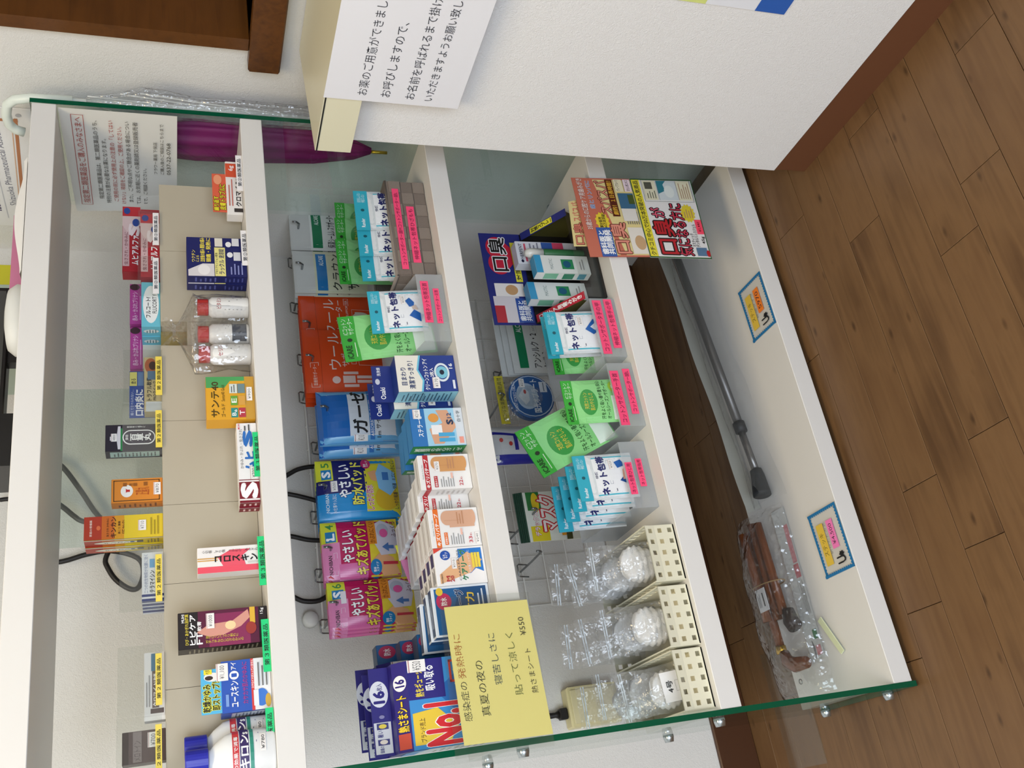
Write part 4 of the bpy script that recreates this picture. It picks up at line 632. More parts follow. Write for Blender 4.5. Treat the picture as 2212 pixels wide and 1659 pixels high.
def net(label, x, y, z, w, h, kind, tilt=-.12, rz=0, roll=0): return pouch_at('net_bandage_packet', label, 'packet', x, y, z, w, h, .006, '#dfe3e6', netart(kind), rz, roll, None, (.21, '#35adc4', NETH), tilt=tilt)
ICH = [('t', 'iCコットン\nサポーター', .58, .15, .95, .85, '#e8f8e4', None, 0), ('t', 'iCARE', .05, .45, .34, .80, '#1d4a1a', None, .04), ('l', .08, .16, .4, .3, 1, '#d8f0d0'), ('e', .46, .5, .04, .16, '#20301c')]
ICA = [('r', 0, 0, 1, .82, '#8fd88a'), ('e', .46, .62, .30, .14, '#3f9a4a'), ('t', '天然コットン', .30, .63, .68, .70, '#c8c04a', None, .02), ('t', '肌のやさしさ', .26, .54, .66, .61, '#c8c04a', None, .02), ('t', '汗をよく吸い春や夏も安心', .06, .38, .96, .45, '#2f5a30'), ('t', 'オールシーズンサポーター', .06, .29, .96, .36, '#2f5a30'), ('r', .04, .02, .58, .24, '#e8f6ea'), ('e', .80, .14, .15, .11, '#a8d048'), ('r', .76, .08, .84, .2, '#f0f4ec')]
def ica(label, x, y, z, w, h, tilt=-.1, rz=0, roll=0): return pouch_at('cotton_supporter_packet', label, 'packet', x, y, z, w, h, .007, '#8fd88a', ICA, rz, roll, None, (.17, '#3cab3a', ICH), tilt=tilt)
PKC = '#ff4f7e'
def pinklabel(parent, u, w, z, h, t, y=-.0006, n2='marker_label'):
    m = MB(); m.box(u - w / 2, u + w / 2, y - .0004, y, z, z + h, mat(PKC, .5)); o = m.obj(n2, parent)
    art(o, 'lettering', ((u - w / 2, y - .0004, z), (1, 0, 0), (0, 0, 1), (0, -1, 0)), w, h, [('t', t, .05, .2, .95, .8, '#5a1030', None, -.002)])
# ---- grey woven basket with packets on the third board
ZB = Z3 + .0004; yb = at(930, 500, z=Z3).y; yb = max(yb, .012)
bx0, bx1 = at(890, 594, y=yb).x, at(890, 395, y=yb).x; bh = at(846, 495, y=yb).z - Z3
bs = thing('woven_basket', 'grey-brown woven strap basket with two pink labels', 'basket', ((bx0 + bx1) / 2, yb, ZB)); bw = bx1 - bx0; bd = .16
BG = mat('#7d7168', .75, bump=.6, bscale=900); BG2 = mat('#8b7f75', .75, bump=.6, bscale=900)
m = MB(); t = .004
m.box(-bw / 2, bw / 2, 0, t, 0, bh, BG); m.box(-bw / 2, bw / 2, bd - t, bd, 0, bh, BG); m.box(-bw / 2, -bw / 2 + t, t, bd - t, 0, bh, BG); m.box(bw / 2 - t, bw / 2, t, bd - t, 0, bh, BG); m.box(-bw / 2 + t, bw / 2 - t, t, bd - t, 0, .003, BG); m.obj('basket_shell', bs)
nc, nr = 8, 3
for i in range(nc):
    for j in range(nr):
        a = bw / nc; b = (bh - .004) / nr; pr = .0022 if (i + j) % 2 else .001
        m = MB(); m.box(-bw / 2 + a * i + .0006, -bw / 2 + a * (i + 1) - .0006, -pr, .0005, b * j + .0006, b * (j + 1) - .0006, BG2 if (i + j) % 2 else BG, .0005); m.obj('strap', bs)
for i in range(6):
    for j in range(nr):
        a = bd / 6; b = (bh - .004) / nr; pr = .0022 if (i + j) % 2 else .001
        m = MB(); m.box(-bw / 2 - pr, -bw / 2 + .0005, a * i + .0006, a * (i + 1) - .0006, b * j + .0006, b * (j + 1) - .0006, BG2 if (i + j) % 2 else BG, .0005); m.obj('strap', bs)
m = MB(); m.tube([(-bw / 2, .002, bh), (bw / 2, .002, bh), (bw / 2, bd - .002, bh), (-bw / 2, bd - .002, bh), (-bw / 2, .002, bh)], .003, BG2, 8); m.obj('rim', bs, True)
pinklabel(bs, bw * -.02, bw * .86, bh * .70, bh * .17, 'コットンサポーター腿Mコットンサポーター腿L', -.0026); pinklabel(bs, bw * -.08, bw * .60, bh * .36, bh * .2, '伸縮ネット包帯ひざもも', -.0026)
pw_ = .076
for k, (py, lb) in enumerate(((440, 'green cotton supporter packet at the glass end of the woven basket'), (497, 'green cotton supporter packet, second from the glass end of the woven basket'), (552, 'green cotton supporter packet, second from the clear bin in the woven basket'), (580, 'green cotton supporter packet nearest the clear bin in the woven basket'))):
    y = yb + .125 + .006 * (k % 2); zt = at(731, py, y=y).z; ica(lb, min(at(760, py, y=y).x + .004, .952), y + .012 * (3 - k), ZB + .02, pw_, zt - ZB - .02 + .0, tilt=0, rz=math.radians(3 * k - 4))
for k, (py, lb) in enumerate(((452, 'net bandage packet with teal header at the glass end of the woven basket'), (508, 'net bandage packet with teal header in the middle of the woven basket'), (562, 'net bandage packet with teal header nearest the clear bin in the woven basket'))):
    y = yb + .030 + .012 * k; zt = at(768 + 6 * k, py, y=y).z; net(lb, at(800, py, y=y).x, y, ZB + .006, pw_ * 1.02, zt - ZB - .006, 'knee', tilt=-.05, rz=math.radians(-2 + k * 2))
# ---- milky clear bins
def bin_(label, Zb, pyL, pyR, pxt, pxb, pxback, pyback, d, lab, inset=0):
    pm = (pyL + pyR) / 2; y0 = max(at(pxb, pm, z=Zb).y, .004); x0 = at((pxt + pxb) / 2, pyL, y=y0).x; x1 = at((pxt + pxb) / 2, pyR, y=y0).x
    hf = at(pxt, pm, y=y0).z - Zb; d = min(d, .246 - y0); hb = at(pxback, pyback, y=y0 + d).z - Zb; w = x1 - x0
    r = thing('plastic_bin', label, 'bin', ((x0 + x1) / 2, y0, Zb + .0004)); a = w / 2
    m = MB(); m.box(-a, a, 0, d, 0, .0012, FROST); m.obj('bin_floor', r)
    m = MB(); m.box(-a, a, 0, .0012, .0012, hf, FROST); m.obj('bin_front', r)
    m = MB(); m.box(-a, a, d - .0012, d, .0012, hb, FROST); m.obj('bin_back', r)
    for sx in (-a, a - .0012):
        m = MB(); m.hexa(((sx, .0012, .0012), (sx + .0012, .0012, .0012), (sx + .0012, d - .0012, .0012), (sx, d - .0012, .0012), (sx, .0012, hf), (sx + .0012, .0012, hf), (sx + .0012, d - .0012, hb), (sx, d - .0012, hb)), FROST); m.obj('bin_side', r)
    m = MB()
    for k in range(7): m.box(-a * .7 + a * .23 * k, -a * .7 + a * .23 * k + .0012, -.0005, 0, hf * .12, hf * .2, FROST)
    m.obj('bin_ribs', r)
    for k, (t, uc, uw, v0, v1) in enumerate(lab): pinklabel(r, uc * w, uw * w, v0 * hf, (v1 - v0) * hf, t)
    return r, y0, x0, x1, hf, hb, d
r, y0, x0, x1, hf, hb, d = bin_('milky clear bin between the woven basket and the eye-cotton boxes', Z3, 737, 593, 908, 966, 815, 690, .15, [('伸縮ネット包帯足首', .08, .62, .58, .88), ('コットンサポーター足首', .02, .52, .22, .44)])
xm = (x0 + x1) / 2
net('net_bandage'.replace('_', ' ') + ' packet with teal header in the bin beside the woven basket', at(850, 672, y=y0 + .03).x, y0 + .026, Z3 + .028, .076, at(799, 672, y=y0 + .03).z - Z3 - .028, 'knee', -.08, 0, math.radians(-1))
ica('green cotton supporter packet leaning out of the bin beside the woven basket', at(800, 716, y=y0 + .06).x, y0 + .055, Z3 + .012, .080, at(752, 716, y=y0 + .06).z - Z3, -.06, 0, math.radians(-5))
# ------------------------------------------------------------------ fourth board
r, y0, x0, x1, hf, hb, d = bin_('milky clear bin beside the mouth-care display', Z4, 770, 645, 1287, 1341, 1172, 750, .17, [('コットンサポータ手の甲', .0, .92, .58, .92), ('伸縮ネット包帯手の甲', .06, .84, .14, .46)])
net('net bandage packet with teal header, front one in the bin beside the mouth-care display', at(1240, 722, y=y0 + .03).x, y0 + .02, Z4 + .024, .080, at(1182, 725, y=y0 + .03).z - Z4 - .024, 'arm', -.08)
net('net bandage packet with teal header, rear one in the bin beside the mouth-care display', at(1240, 728, y=y0 + .05).x, y0 + .045, Z4 + .024, .080, at(1176, 725, y=y0 + .05).z - Z4 - .024, 'arm', -.08)
ica('green cotton supporter packet behind the net bandages in the bin beside the mouth-care display', at(1230, 762, y=y0 + .07).x, y0 + .075, Z4 + .003, .072, at(1200, 762, y=y0 + .07).z - Z4, -.06)
r, y0, x0, x1, hf, hb, d = bin_('milky clear bin holding light green supporter packets on the fourth board', Z4, 920, 784, 1325, 1380, 1226, 888, .17, [('コットンサポーター手首', -.06, .86, .62, .96), ('コットンサポーター腿L', .04, .72, .16, .44)])
ica('light green cotton supporter packet standing upright in the middle bin', at(1290, 873, y=y0 + .03).x, y0 + .016, Z4 + .020, .076, at(1215, 873, y=y0 + .03).z - Z4 - .02, -.06)
ica('light green cotton supporter packet tipped sideways out of the middle bin', at(1222, 905, y=y0 + .07).x, y0 + .060, Z4 + .040, .086, .155, -.04, 0, math.radians(-24))
r, y0, x0, x1, hf, hb, d = bin_('milky clear bin beside the cream perforated baskets', Z4, 1097, 953, 1351, 1408, 1236, 1066, .17, [('ネット包帯ひじ用', -.06, .48, .68, .94), ('ネット包帯指用', .02, .42, .28, .52)])
for k in range(4):
    lb = ['net bandage packet with a hand picture, front one in the bin beside the cream baskets', 'net bandage packet, second in the bin beside the cream baskets', 'net bandage packet, third in the bin beside the cream baskets', 'net bandage packet, rearmost in the bin beside the cream baskets'][k]
    net(lb, at(1300, 1034 + 6 * k, y=y0 + .03).x - .004 * k, y0 + .018 + .022 * k, Z4 + .020, .076, at(1242 - 2 * k, 1034, y=y0 + .03).z - Z4 - .02 + .004 * k, 'hand', -.07, math.radians(2 - k))
# hanging goods behind the fourth board
r = pouch('silk_supporter_packet', 'white packet with a green band behind the bin beside the mouth-care display, front of three', 'packet', .335, 806, 681, 1100, 1215, .004, '#e2e4e0', [('r', 0, .0, 1, 1, '#e4e6e2'), ('r', .08, .72, .96, .88, '#1f8a5a'), ('t', 'ALCARE', .68, .75, .94, .84, '#ffffff'), ('t', 'アンシルク・2', .08, .48, .66, .62, '#333333', None, .01), ('t', 'Ansilk-2', .08, .36, .34, .44, '#555555'), ('f', .66, .46, .96, .58, '#aaaaaa', .0004), ('t', 'ハイソックス', .70, .49, .92, .54, '#666666')])
for j in (1, 2): behind(r, .002 * j, .011 * j, .009 * j, ('white packet just behind the front green-banded one', 'white packet rearmost of the three green-banded ones')[j - 1])
hook(r.location.x, r.location.z + .095, .345, 'wire hook holding the white green-banded packets')
ob = thing('wafer_paper_bag', 'clear bag with a round blue wafer-paper box and yellow header', 'bag', at(1200, 862, y=.345)); oz = ob.location.z
cz = at(1143, 862, y=.345).z - oz; ow = at(1100, 813, y=.345).x - at(1100, 916, y=.345).x; ot = at(1074, 862, y=.345).z - oz; rr = .047
m = MB(); m.grid(lambda u, v: (ow * (u - .5), -.019 * math.sin(math.pi * u) ** .5 * math.sin(math.pi * v) ** .5, v * ot), 12, 12, BAG); m.grid(lambda u, v: (ow * (u - .5), .002, v * ot), 2, 2, BAG); m.obj('bag_film', ob, True)
m = MB(); m.tube([(0, .0, cz), (0, -.014, cz), (0, -.016, cz)], [rr, rr, rr - .002], mat('#2f5f9e', .4), 32); dk = m.obj('round_box', ob)
art(dk, 'lid_print', ((-rr, -.016, cz - rr), (1, 0, 0), (0, 0, 1), (0, -1, 0)), 2 * rr, 2 * rr, [('e', .5, .5, .47, .47, '#c8d6e6'), ('e', .5, .5, .45, .45, '#2f5f9e'), ('e', .5, .60, .30, .24, '#b8cce0'), ('p', [(.30, .66), (.5, .80), (.7, .66), (.6, .56), (.4, .56)], '#e4ecf2'), ('e', .60, .64, .05, .03, '#c04a4a'), ('t', '国光オブラート', .12, .34, .88, .50, '#f0f4f8', None, .02), ('t', 'PLIANT KOKKO OBLATE', .16, .84, .84, .91, '#f0f4f8', None, 0), ('r', .58, .14, .82, .30, '#dfe6ee'), ('l', .6, .16, .8, .28, 3, '#556')  if 0 else ('r', .60, .20, .80, .22, '#667788')] + PRICE(.70, .62, .90, .74, '¥210'))
m = MB(); m.box(-ow / 2, ow / 2, -.002, -.0012, ot - .018, ot, mat('#d8c832')); hd = m.obj('header_card', ob)
art(hd, 'header_print', ((-ow / 2, -.002, ot - .018), (1, 0, 0), (0, 0, 1), (0, -1, 0)), ow, .018, [('t', 'ベンリな薬飲み補助具付', .06, .25, .96, .75, '#333322', None, 0)])
hook(ob.location.x, oz + ot - .008, .32, 'wire hook holding the bag with the round blue box')
bw_ = [('r', 0, 0, 1, 1, '#d6d8de'), ('r', 0, .0, .10, 1, '#2a2a96'), ('p', [(.10, .0), (.26, .0), (.20, .5), (.24, 1), (.10, 1)], '#2f2f9e'), ('r', .32, .60, .72, .66, '#2a2a96'), ('p', [(.60, .3), (.66, .3), (.9, 1), (.82, 1)], '#2a2a96'), ('e', .50, .72, .06, .03, '#c83a3a'), ('e', .62, .86, .06, .03, '#c83a3a'), ('e', .40, .42, .08, .08, '#5a3a8a'), ('l', .46, .10, .80, .36, 4, '#4a4a8a')]
r = pouch('blue_white_packet', 'blue and white soft packet hung beside the round blue box', 'packet', .335, 1003, 925, 1062, 1190, .016, '#d6d8de', bw_, pexp=.4); behind(r, .016, .028, .004, 'blue and white soft packet hung behind the first one')
hook(r.location.x + .02, r.location.z + .10, .345, 'wire hook holding the blue and white packets')
mk_ = [('r', 0, .0, 1, .94, '#e6e6da'), ('r', .62, .76, 1, .94, '#2f7a3a'), ('r', 0, .70, .30, .94, '#e2cc2a'), ('e', .78, .83, .2, .05, '#e8c82a'), ('t', 'デラックス', .10, .82, .58, .89, '#ffffff', ('#b82a2a', .07), .02), ('t', 'マスク', .18, .56, .92, .80, '#f6e8e4', ('#c8202a', .08), .02), ('r', .08, .48, .96, .54, '#e0962a'), ('r', .20, .12, .76, .42, '#e8e8ea'), ('f', .20, .12, .76, .42, '#2f5a4a', .0007), ('V', '替ガーゼ付', .32, .2, .37, .38, '#c84a5a'), ('r', 0, .40, .2, .48, '#4a4a20')]
r = pouch('mask_packet', 'white, red and yellow face-mask packet, front of five', 'packet', .345, 1166, 1060, 1132, 1290, .003, '#e6e6da', mk_, hdr=(.02, '#2a4a3a'))
for j in range(1, 5): behind(r, .001 * j, .004 * j, .0022 * j, 'face-mask packet with a dark green edge hung behind the front one', 'face-mask packets on one hook')
hook(r.location.x + .004, r.location.z + .128, .315, 'wire hook carrying the face-mask packets')
ph_ = at(1060 + 330 / 4.424, 950 + 1200 / 4.424, y=.40)
hook(at(1125, 1235, y=.49).x, at(1125, 1235, y=.49).z, .36, 'empty wire hook left of the face-mask packets', .014)
# cream perforated baskets
CRM = mat('#e8e4cb', .4)
def perforated(m, w, h, nu, nv, hole, t, mt, y=0, z=0, xo=0, lean=0):
    for i in range(nu):
        for j in range(nv):
            a, b = w / nu, h / nv; x0, z0 = xo - w / 2 + a * i, z + b * j; cx, cz = x0 + a / 2, z0 + b / 2; s = hole / 2
            Y = lambda zz: y - lean * max(0, (zz - z) / h - .66) * 3
            o = [(x0, z0), (x0 + a, z0), (x0 + a, z0 + b), (x0, z0 + b)]; q = [(cx - s, cz - s), (cx + s, cz - s), (cx + s, cz + s), (cx - s, cz + s)]
            vs = [(p[0], Y(p[1]), p[1]) for p in o + q] + [(p[0], Y(p[1]) + t, p[1]) for p in o + q]
            fs = [(k, (k + 1) % 4, 4 + (k + 1) % 4, 4 + k) for k in range(4)] + [(8 + (k + 1) % 4, 8 + k, 12 + k, 12 + (k + 1) % 4) for k in range(4)] + [(4 + k, 4 + (k + 1) % 4, 12 + (k + 1) % 4, 12 + k) for k in range(4)]
            m.add(vs, fs, mt)
BK = []
for pyL, pyR, pxt, pxb, lb in ((1255, 1132, 1404, 1469, 'cream perforated basket beside the milky bin'), (1396, 1262, 1433, 1500, 'cream perforated basket between the two others'), (1535, 1398, 1463, 1532, 'cream perforated basket against the left glass panel')):
    pm = (pyL + pyR) / 2; y0 = max(at(pxb, pm, z=Z4).y, .006); x0 = at((pxt + pxb) / 2, pyL, y=y0).x; x1 = at((pxt + pxb) / 2, pyR, y=y0).x; x0 = max(x0, .004); h = at(pxt, pm, y=y0).z - Z4; w = x1 - x0 - .002; d = .195
    r = thing('perforated_basket', lb, 'basket', ((x0 + x1) / 2, y0, Z4 + .0004)); BK.append(((x0 + x1) / 2, y0, w, h, d))
    m = MB(); perforated(m, w, h, 5, 3, .0070, .002, CRM, lean=.003); m.obj('front_panel', r)
    m = MB(); perforated(m, w, h, 5, 3, .0070, .002, CRM, y=d); m.obj('back_panel', r)
    for s_ in (-1, 1):
        m = MB(); m.box(s_ * w / 2 - .0012, s_ * w / 2 + .0008, .001, d, 0, h - .014, CRM); m.box(s_ * w / 2 - .0012, s_ * w / 2 + .0008, .001, d, h - .004, h, CRM)
        for k in range(12): m.box(s_ * w / 2 - .0012, s_ * w / 2 + .0008, .001 + d / 12 * k, .001 + d / 12 * k + .007, h - .014, h - .004, CRM)
        m.obj('side_panel', r)
    m = MB(); m.box(-w / 2, w / 2, 0, d, 0, .002, CRM); m.obj('basket_floor', r)
def netbag(label, x, y, z, w, h, txt, tilt, rz, roll, lump=True):
    r = thing('zip_bag', label, 'bag', (x, y, z), rz, None, tilt, roll)
    f = lambda sg: (lambda u, v: (w * (u - .5) * (1 + .04 * math.sin(9 * v)), sg * .018 * max(0, math.sin(math.pi * u)) ** .6 * max(0, math.sin(math.pi * min(v * 1.35, 1))) ** .6 + .0025 * math.sin(13 * u + 7 * v), h * v))
    m = MB(); m.grid(f(-1), 14, 16, ZIP); m.grid(f(.8), 14, 16, ZIP); m.obj('bag_film', r, True)
    m = MB(); m.tube([(-w / 2, 0, h * .90), (w / 2, 0, h * .90)], .0011, mat('#dfe6ea', .2), 6); m.tube([(-w / 2, 0, h * .93), (w / 2, 0, h * .93)], .0009, mat('#dfe6ea', .2), 6); m.obj('zip_strip', r)
    if lump:
        sp = lambda q, p: math.copysign(abs(q) ** p, q); rs_ = random.uniform(0, 6)
        def roll_(u, v):
            c_, s_, k2 = math.cos(2 * math.pi * u), math.sin(2 * math.pi * u), max(0, math.sin(math.pi * v)) ** .3; rp = 1 + .05 * math.sin(40 * v + rs_) + .06 * math.sin(3 * 6.283 * u + rs_ + 4 * v)
            return (w * .40 * sp(c_, .6) * k2 * rp, .013 * sp(s_, .7) * k2 * rp + .002 * math.sin(25 * u + 9 * v), h * (.04 + .50 * v + .02 * math.sin(9 * u + rs_)))
        m = MB(); m.grid(roll_, 36, 30, mat('#eceded', .85, bump=.5, bscale=500)); m.obj('bandage_roll', r, True)
        if txt:
            m = MB(); lw, lh = w * .62, h * .26; m.box(-lw / 2, lw / 2, -.0206, -.0202, h * .14, h * .14 + lh, mat('#f3f3f5')); o = m.obj('paper_label', r)
            art(o, 'lettering', ((-lw / 2, -.0206, h * .14), (1, 0, 0), (0, 0, 1), (0, -1, 0)), lw, lh, [('t', txt, .30, .42, .70, .75, '#222222', None, .02), ('f', .32, .06, .68, .28, '#aaaaaa', .0004)])
    return r
for k, (bx_, by_, bw2, bh2, bd2) in enumerate(BK):
    nm = ('the basket by the bin', 'the middle perforated basket', 'the basket by the glass')[k]; hh = (.115, .115, .105)[k]; tx = (None, None, '4号')[k]
    netbag('zip bag of white net bandage at the front of ' + nm, bx_, by_ + .055, Z4 + .006, bw2 * .82, hh, tx, -.28, 0, .05 - .05 * k)
    netbag('zip bag of white net bandage in the middle of ' + nm, bx_ + .004, by_ + .105, Z4 + .010, bw2 * .80, hh + .012, None, -.22, .06, -.08 + .06 * k)
    netbag('crumpled zip bag at the back of ' + nm, bx_ - .004, by_ + .150, Z4 + .014, bw2 * .78, hh + .02, None, -.15, -.05, .08 - .04 * k, k != 1)
# outlet box with a plug on the wall
oc = at(1268, 1525, y=.49); ot_ = thing('power_outlet', 'beige surface-mounted power outlet on the back wall', 'outlet', (oc.x, WALLY - .0004, oc.z))
m = MB(); m.box(-.036, .036, -.030, 0, -.062, .040, mat('#d9cf9e', .4), .003); m.obj('outlet_box', ot_); m = MB(); m.box(-.030, .030, -.0325, -.030, -.055, .034, mat('#ddd4a8', .4), .001); m.obj('outlet_plate', ot_)
pg = thing('power_plug', 'black plug and cord standing in the beige outlet', 'plug', (oc.x - .008, WALLY - .016, oc.z + .040))
m = MB(); m.box(-.010, .010, -.007, .007, 0, .018, mat('#15120f', .5), .003); m.obj('plug_body', pg)
m = MB(); m.tube([(0, 0, .018), (0, 0, .024), (0, 0, .034), (0, 0, .046)], [.0075, .005, .0055, .0035], mat('#15120f', .5), 10); m.obj('strain_relief', pg, True)
m = MB(); m.tube([(0, 0, .045), (.002, 0, .07), (.006, 0, .12), (.012, 0, .20), (.02, 0, .28)], .0028, mat('#1d1714', .5), 8); m.obj('cord', pg, True)
# ---- mouth-care counter display with flyers
yd = at(1303, 600, z=Z4).y; yd = max(yd, .02); dx0 = at(1230, 640, y=yd).x; dx1 = at(1230, 446, y=yd).x; dw = dx1 - dx0; dd = .095; dh = at(1128, 545, y=yd + dd).z - Z4; hd_ = at(1042, 553, y=yd + dd).z - Z4
ds = thing('mouth_care_display', 'counter display box with blue header card and clear front pocket', 'display', ((dx0 + dx1) / 2, yd, Z4 + .0004)); a = dw / 2
m = MB(); m.box(-a, a, 0, dd, 0, .004, mat('#1a1614')); m.box(-a, a, dd - .003, dd, .004, dh, mat('#1a1614')); m.obj('display_shell', ds)
for sx, nm in ((-a, 'left'), (a - .002, 'right')):
    m = MB(); m.hexa(((sx, .03, .004), (sx + .002, .03, .004), (sx + .002, dd - .003, .004), (sx, dd - .003, .004), (sx, .012, dh * .42), (sx + .002, .012, dh * .42), (sx + .002, dd - .003, dh), (sx, dd - .003, dh)), mat('#4d4a1e', .6)); m.obj('side_panel', ds)
# slanted red and blue side strips
for sx, c, tx in ((-a, '#b8283a', '口腔ケア用歯みがき'), (a - .015, '#2a2f7a', '対策スプレー')):
    p0, p1 = Vector((sx, .006, dh * .40)), Vector((sx, dd - .006, dh)); V = p1 - p0; L_ = V.length; V.normalize(); N = Vector((0, -V.z, V.y))
    m = MB(); m.add([p0, p0 + Vector((.015, 0, 0)), p1 + Vector((.015, 0, 0)), p1, p0 - N * .0008, p0 + Vector((.015, 0, 0)) - N * .0008, p1 + Vector((.015, 0, 0)) - N * .0008, p1 - N * .0008], [(0, 1, 2, 3), (7, 6, 5, 4), (0, 4, 5, 1), (1, 5, 6, 2), (2, 6, 7, 3), (3, 7, 4, 0)], mat(c)); o = m.obj('front_strip', ds)
    art(o, 'strip_print', (p0, (1, 0, 0), V, N), .015, L_, ([] if sx < 0 else [('r', .1, .30, .9, .78, '#e8e03a')]) + [('V', tx, .2, .06 if sx < 0 else .32, .8, .94 if sx < 0 else .76, '#ffffff' if sx < 0 else '#222222', None, .03)])
m = MB(); m.box(-a - .002, a + .002, dd, dd + .0012, dh * .55, hd_, mat('#222a78')); hc_ = m.obj('header_card', ds)
art(hc_, 'header_print', ((-a - .002, dd, dh), (1, 0, 0), (0, 0, 1), (0, -1, 0)), dw + .004, hd_ - dh, [('e', .66, .62, .12, .26, '#c8203a'), ('e', .84, .62, .12, .26, '#c8203a'), ('p', [(.56, .5), (.94, .5), (.75, .08)], '#c8203a'), ('t', '口臭', .58, .40, .95, .80, '#141414', ('#f4f0f0', .06), .018), ('r', .46, .12, .90, .28, '#ece23a'), ('t', '対策スプレー', .48, .14, .88, .26, '#333333'), ('r', .02, .30, .30, .92, '#d8d0d2'), ('r', .02, .68, .2, .92, '#b8303a'), ('r', .30, .14, .44, .84, '#efe8e2'), ('e', .37, .44, .055, .15, '#c89a6a'), ('r', .02, .04, .28, .40, '#2f4f9a'), ('t', '歯科医と\n共同開発', .04, .08, .26, .36, '#ffffff', None, .02)])
m = MB(); m.box(-a + .004, a - .004, .006, .0072, .004, dh * .42, ACRYL); m.obj('clear_front', ds)
tb = lambda lb, x, y, rz, h, c: carton('toothpaste_carton', lb, 'carton', (dx0 + dx1) / 2 + x - .019, (dx0 + dx1) / 2 + x + .019, yd + y, Z4 + .0045, h, .020, '#dfe4e2', [('r', 0, .88, 1, 1, c), ('t', 'MASTIC', .2, .68, .8, .74, '#8a9a9a', None, 0), ('r', .22, .30, .78, .52, '#2f8a5a'), ('e', .5, .42, .2, .07, '#1f5a7a'), ('l', .2, .1, .8, .2, 2, '#9a9a9a')], [('r', .1, .6, .9, .85, '#7fc0a0'), ('r', .1, .3, .9, .5, '#3a8a6a'), ('r', .1, .08, .9, .22, '#4a9ab0')], [('r', 0, 0, 1, 1, c)], rz, sidecol='#e6eae8')
tb('white toothpaste carton with a green picture, front one in the mouth-care display', -.010, .030, .05, .104, '#3a9ac8'); tb('white toothpaste carton at the red-strip side of the mouth-care display', -.046, .062, .1, .112, '#3a9ac8')
carton('spray_carton', 'white spray carton with blue and pink panels in the mouth-care display', 'carton', (dx0 + dx1) / 2 + .012, (dx0 + dx1) / 2 + .060, yd + .064, Z4 + .0045, .120, .022, '#e4e4ea', [('t', 'HERPENT', .22, .90, .90, .95, '#3a3a4a'), ('e', .12, .925, .07, .022, '#1a1a3a'), ('r', .1, .84, .9, .87, '#d85a70'), ('r', .40, .40, .98, .58, '#3a5fa8'), ('r', .40, .22, .98, .40, '#d84a6a'), ('l', .45, .62, .95, .80, 3, '#8a8a9a')])
tu = thing('spray_bottle', 'small spray bottle with a clear cap in front of the spray carton', 'bottle', ((dx0 + dx1) / 2 + .022, yd + .045, Z4 + .0046)); m = MB(); m.lathe([(.008, 0), (.0088, .002), (.0088, .075), (.007, .08)], mat('#2f6a40', .4), 16); m.obj('bottle_body', tu, True); m = MB(); m.lathe([(.0088, .080), (.0088, .105), (.006, .112), (.001, .114)], mat('#d8d8d2', .2), 16); m.obj('bottle_cap', tu, True)
# flyers hanging over the board front
def flyer(name, label, y, c, items, col, bow=.0, cat='flyer'):
    """c: four picture corners TL TR BR BL as seen on the sheet itself"""
    q = [at(px, py, y=y) for px, py in c]; ctr = sum(q, Vector()) / 4; r = thing(name, label, cat, (ctr.x, y, q[2].z)); o = Vector(r.location)
    def pm(u, v, e): p = (q[3] * (1 - u) + q[2] * u) * (1 - v) + (q[0] * (1 - u) + q[1] * u) * v; return p - o + Vector((0, -e - bow * math.sin(math.pi * v), 0))
    m = MB(); m.grid(lambda u, v: pm(u, v, 0), 6, 8, mat(col, .5)); m.grid(lambda u, v: pm(1 - u, v, -.0005), 6, 8, mat(col, .5)); m.obj('sheet', r)
    w = (q[2] - q[3]).length; h = (q[0] - q[3]).length; art(r, 'sheet_print', FRONT(w), w, h, items, pmap=pm); return r
fl1 = [('r', .0, 0, 1, 1, '#c8705a'), ('r', .02, .02, .98, .66, '#e6d494'), ('p', [(.02, .50), (.30, .55), (.98, .98), (.98, .66), (.02, .40)], '#c8705a'), ('t', '35歳からの口腔ケア用歯みがき', .34, .84, .99, .94, '#f0d8d0', ('#6a2a20', .05), .02), ('t', '歯とリンパに', .60, .72, .96, .80, '#6a86b8', ('#f4e8e0', .04), .02), ('s', .44, .66, .12, .12, '#ecd23a', 12), ('t', '累計販売\n60万本突破！', .36, .60, .54, .72, '#222222', None, .02), ('r', .0, .56, .36, .80, '#3a5fa8'), ('t', '歯科医と\n共同開発', .03, .58, .33, .78, '#ffffff', None, .03), ('t', '口臭', .04, .30, .42, .56, '#e0907c', ('#5a1a14', .05), .02), ('t', 'スパスパ', .54, .46, .96, .64, '#e0907c', ('#5a1a14', .05), .012), ('r', .50, .34, .98, .46, '#5a2416'), ('t', '劇的！１日長時間！', .52, .36, .96, .44, '#d8a83a', None, .03), ('r', .03, .03, .36, .28, '#e9e2d6'), ('e', .17, .12, .09, .09, '#c8a47a'), ('l', .40, .04, .56, .26, 6, '#777777'), ('r', .44, .06, .62, .3, '#e4e0d8'), ('r', .60, .04, .80, .30, '#3f6a8a'), ('r', .66, .04, .78, .14, '#4a5a2a'), ('r', .82, .18, .98, .32, '#e8e0c0'), ('t', 'グレープフルーツ', .83, .24, .97, .30, '#333333'), ('r', .82, .04, .98, .16, '#ecd8e0'), ('t', '甘七人参エキス', .83, .07, .97, .13, '#3a2020')]
flyer('advert_flyer', 'orange and cream advert flyer hanging over the edge of the fourth board', -.004, [(1275, 555), (1233, 384), (1361, 387), (1407, 555)], fl1, '#c8705a')
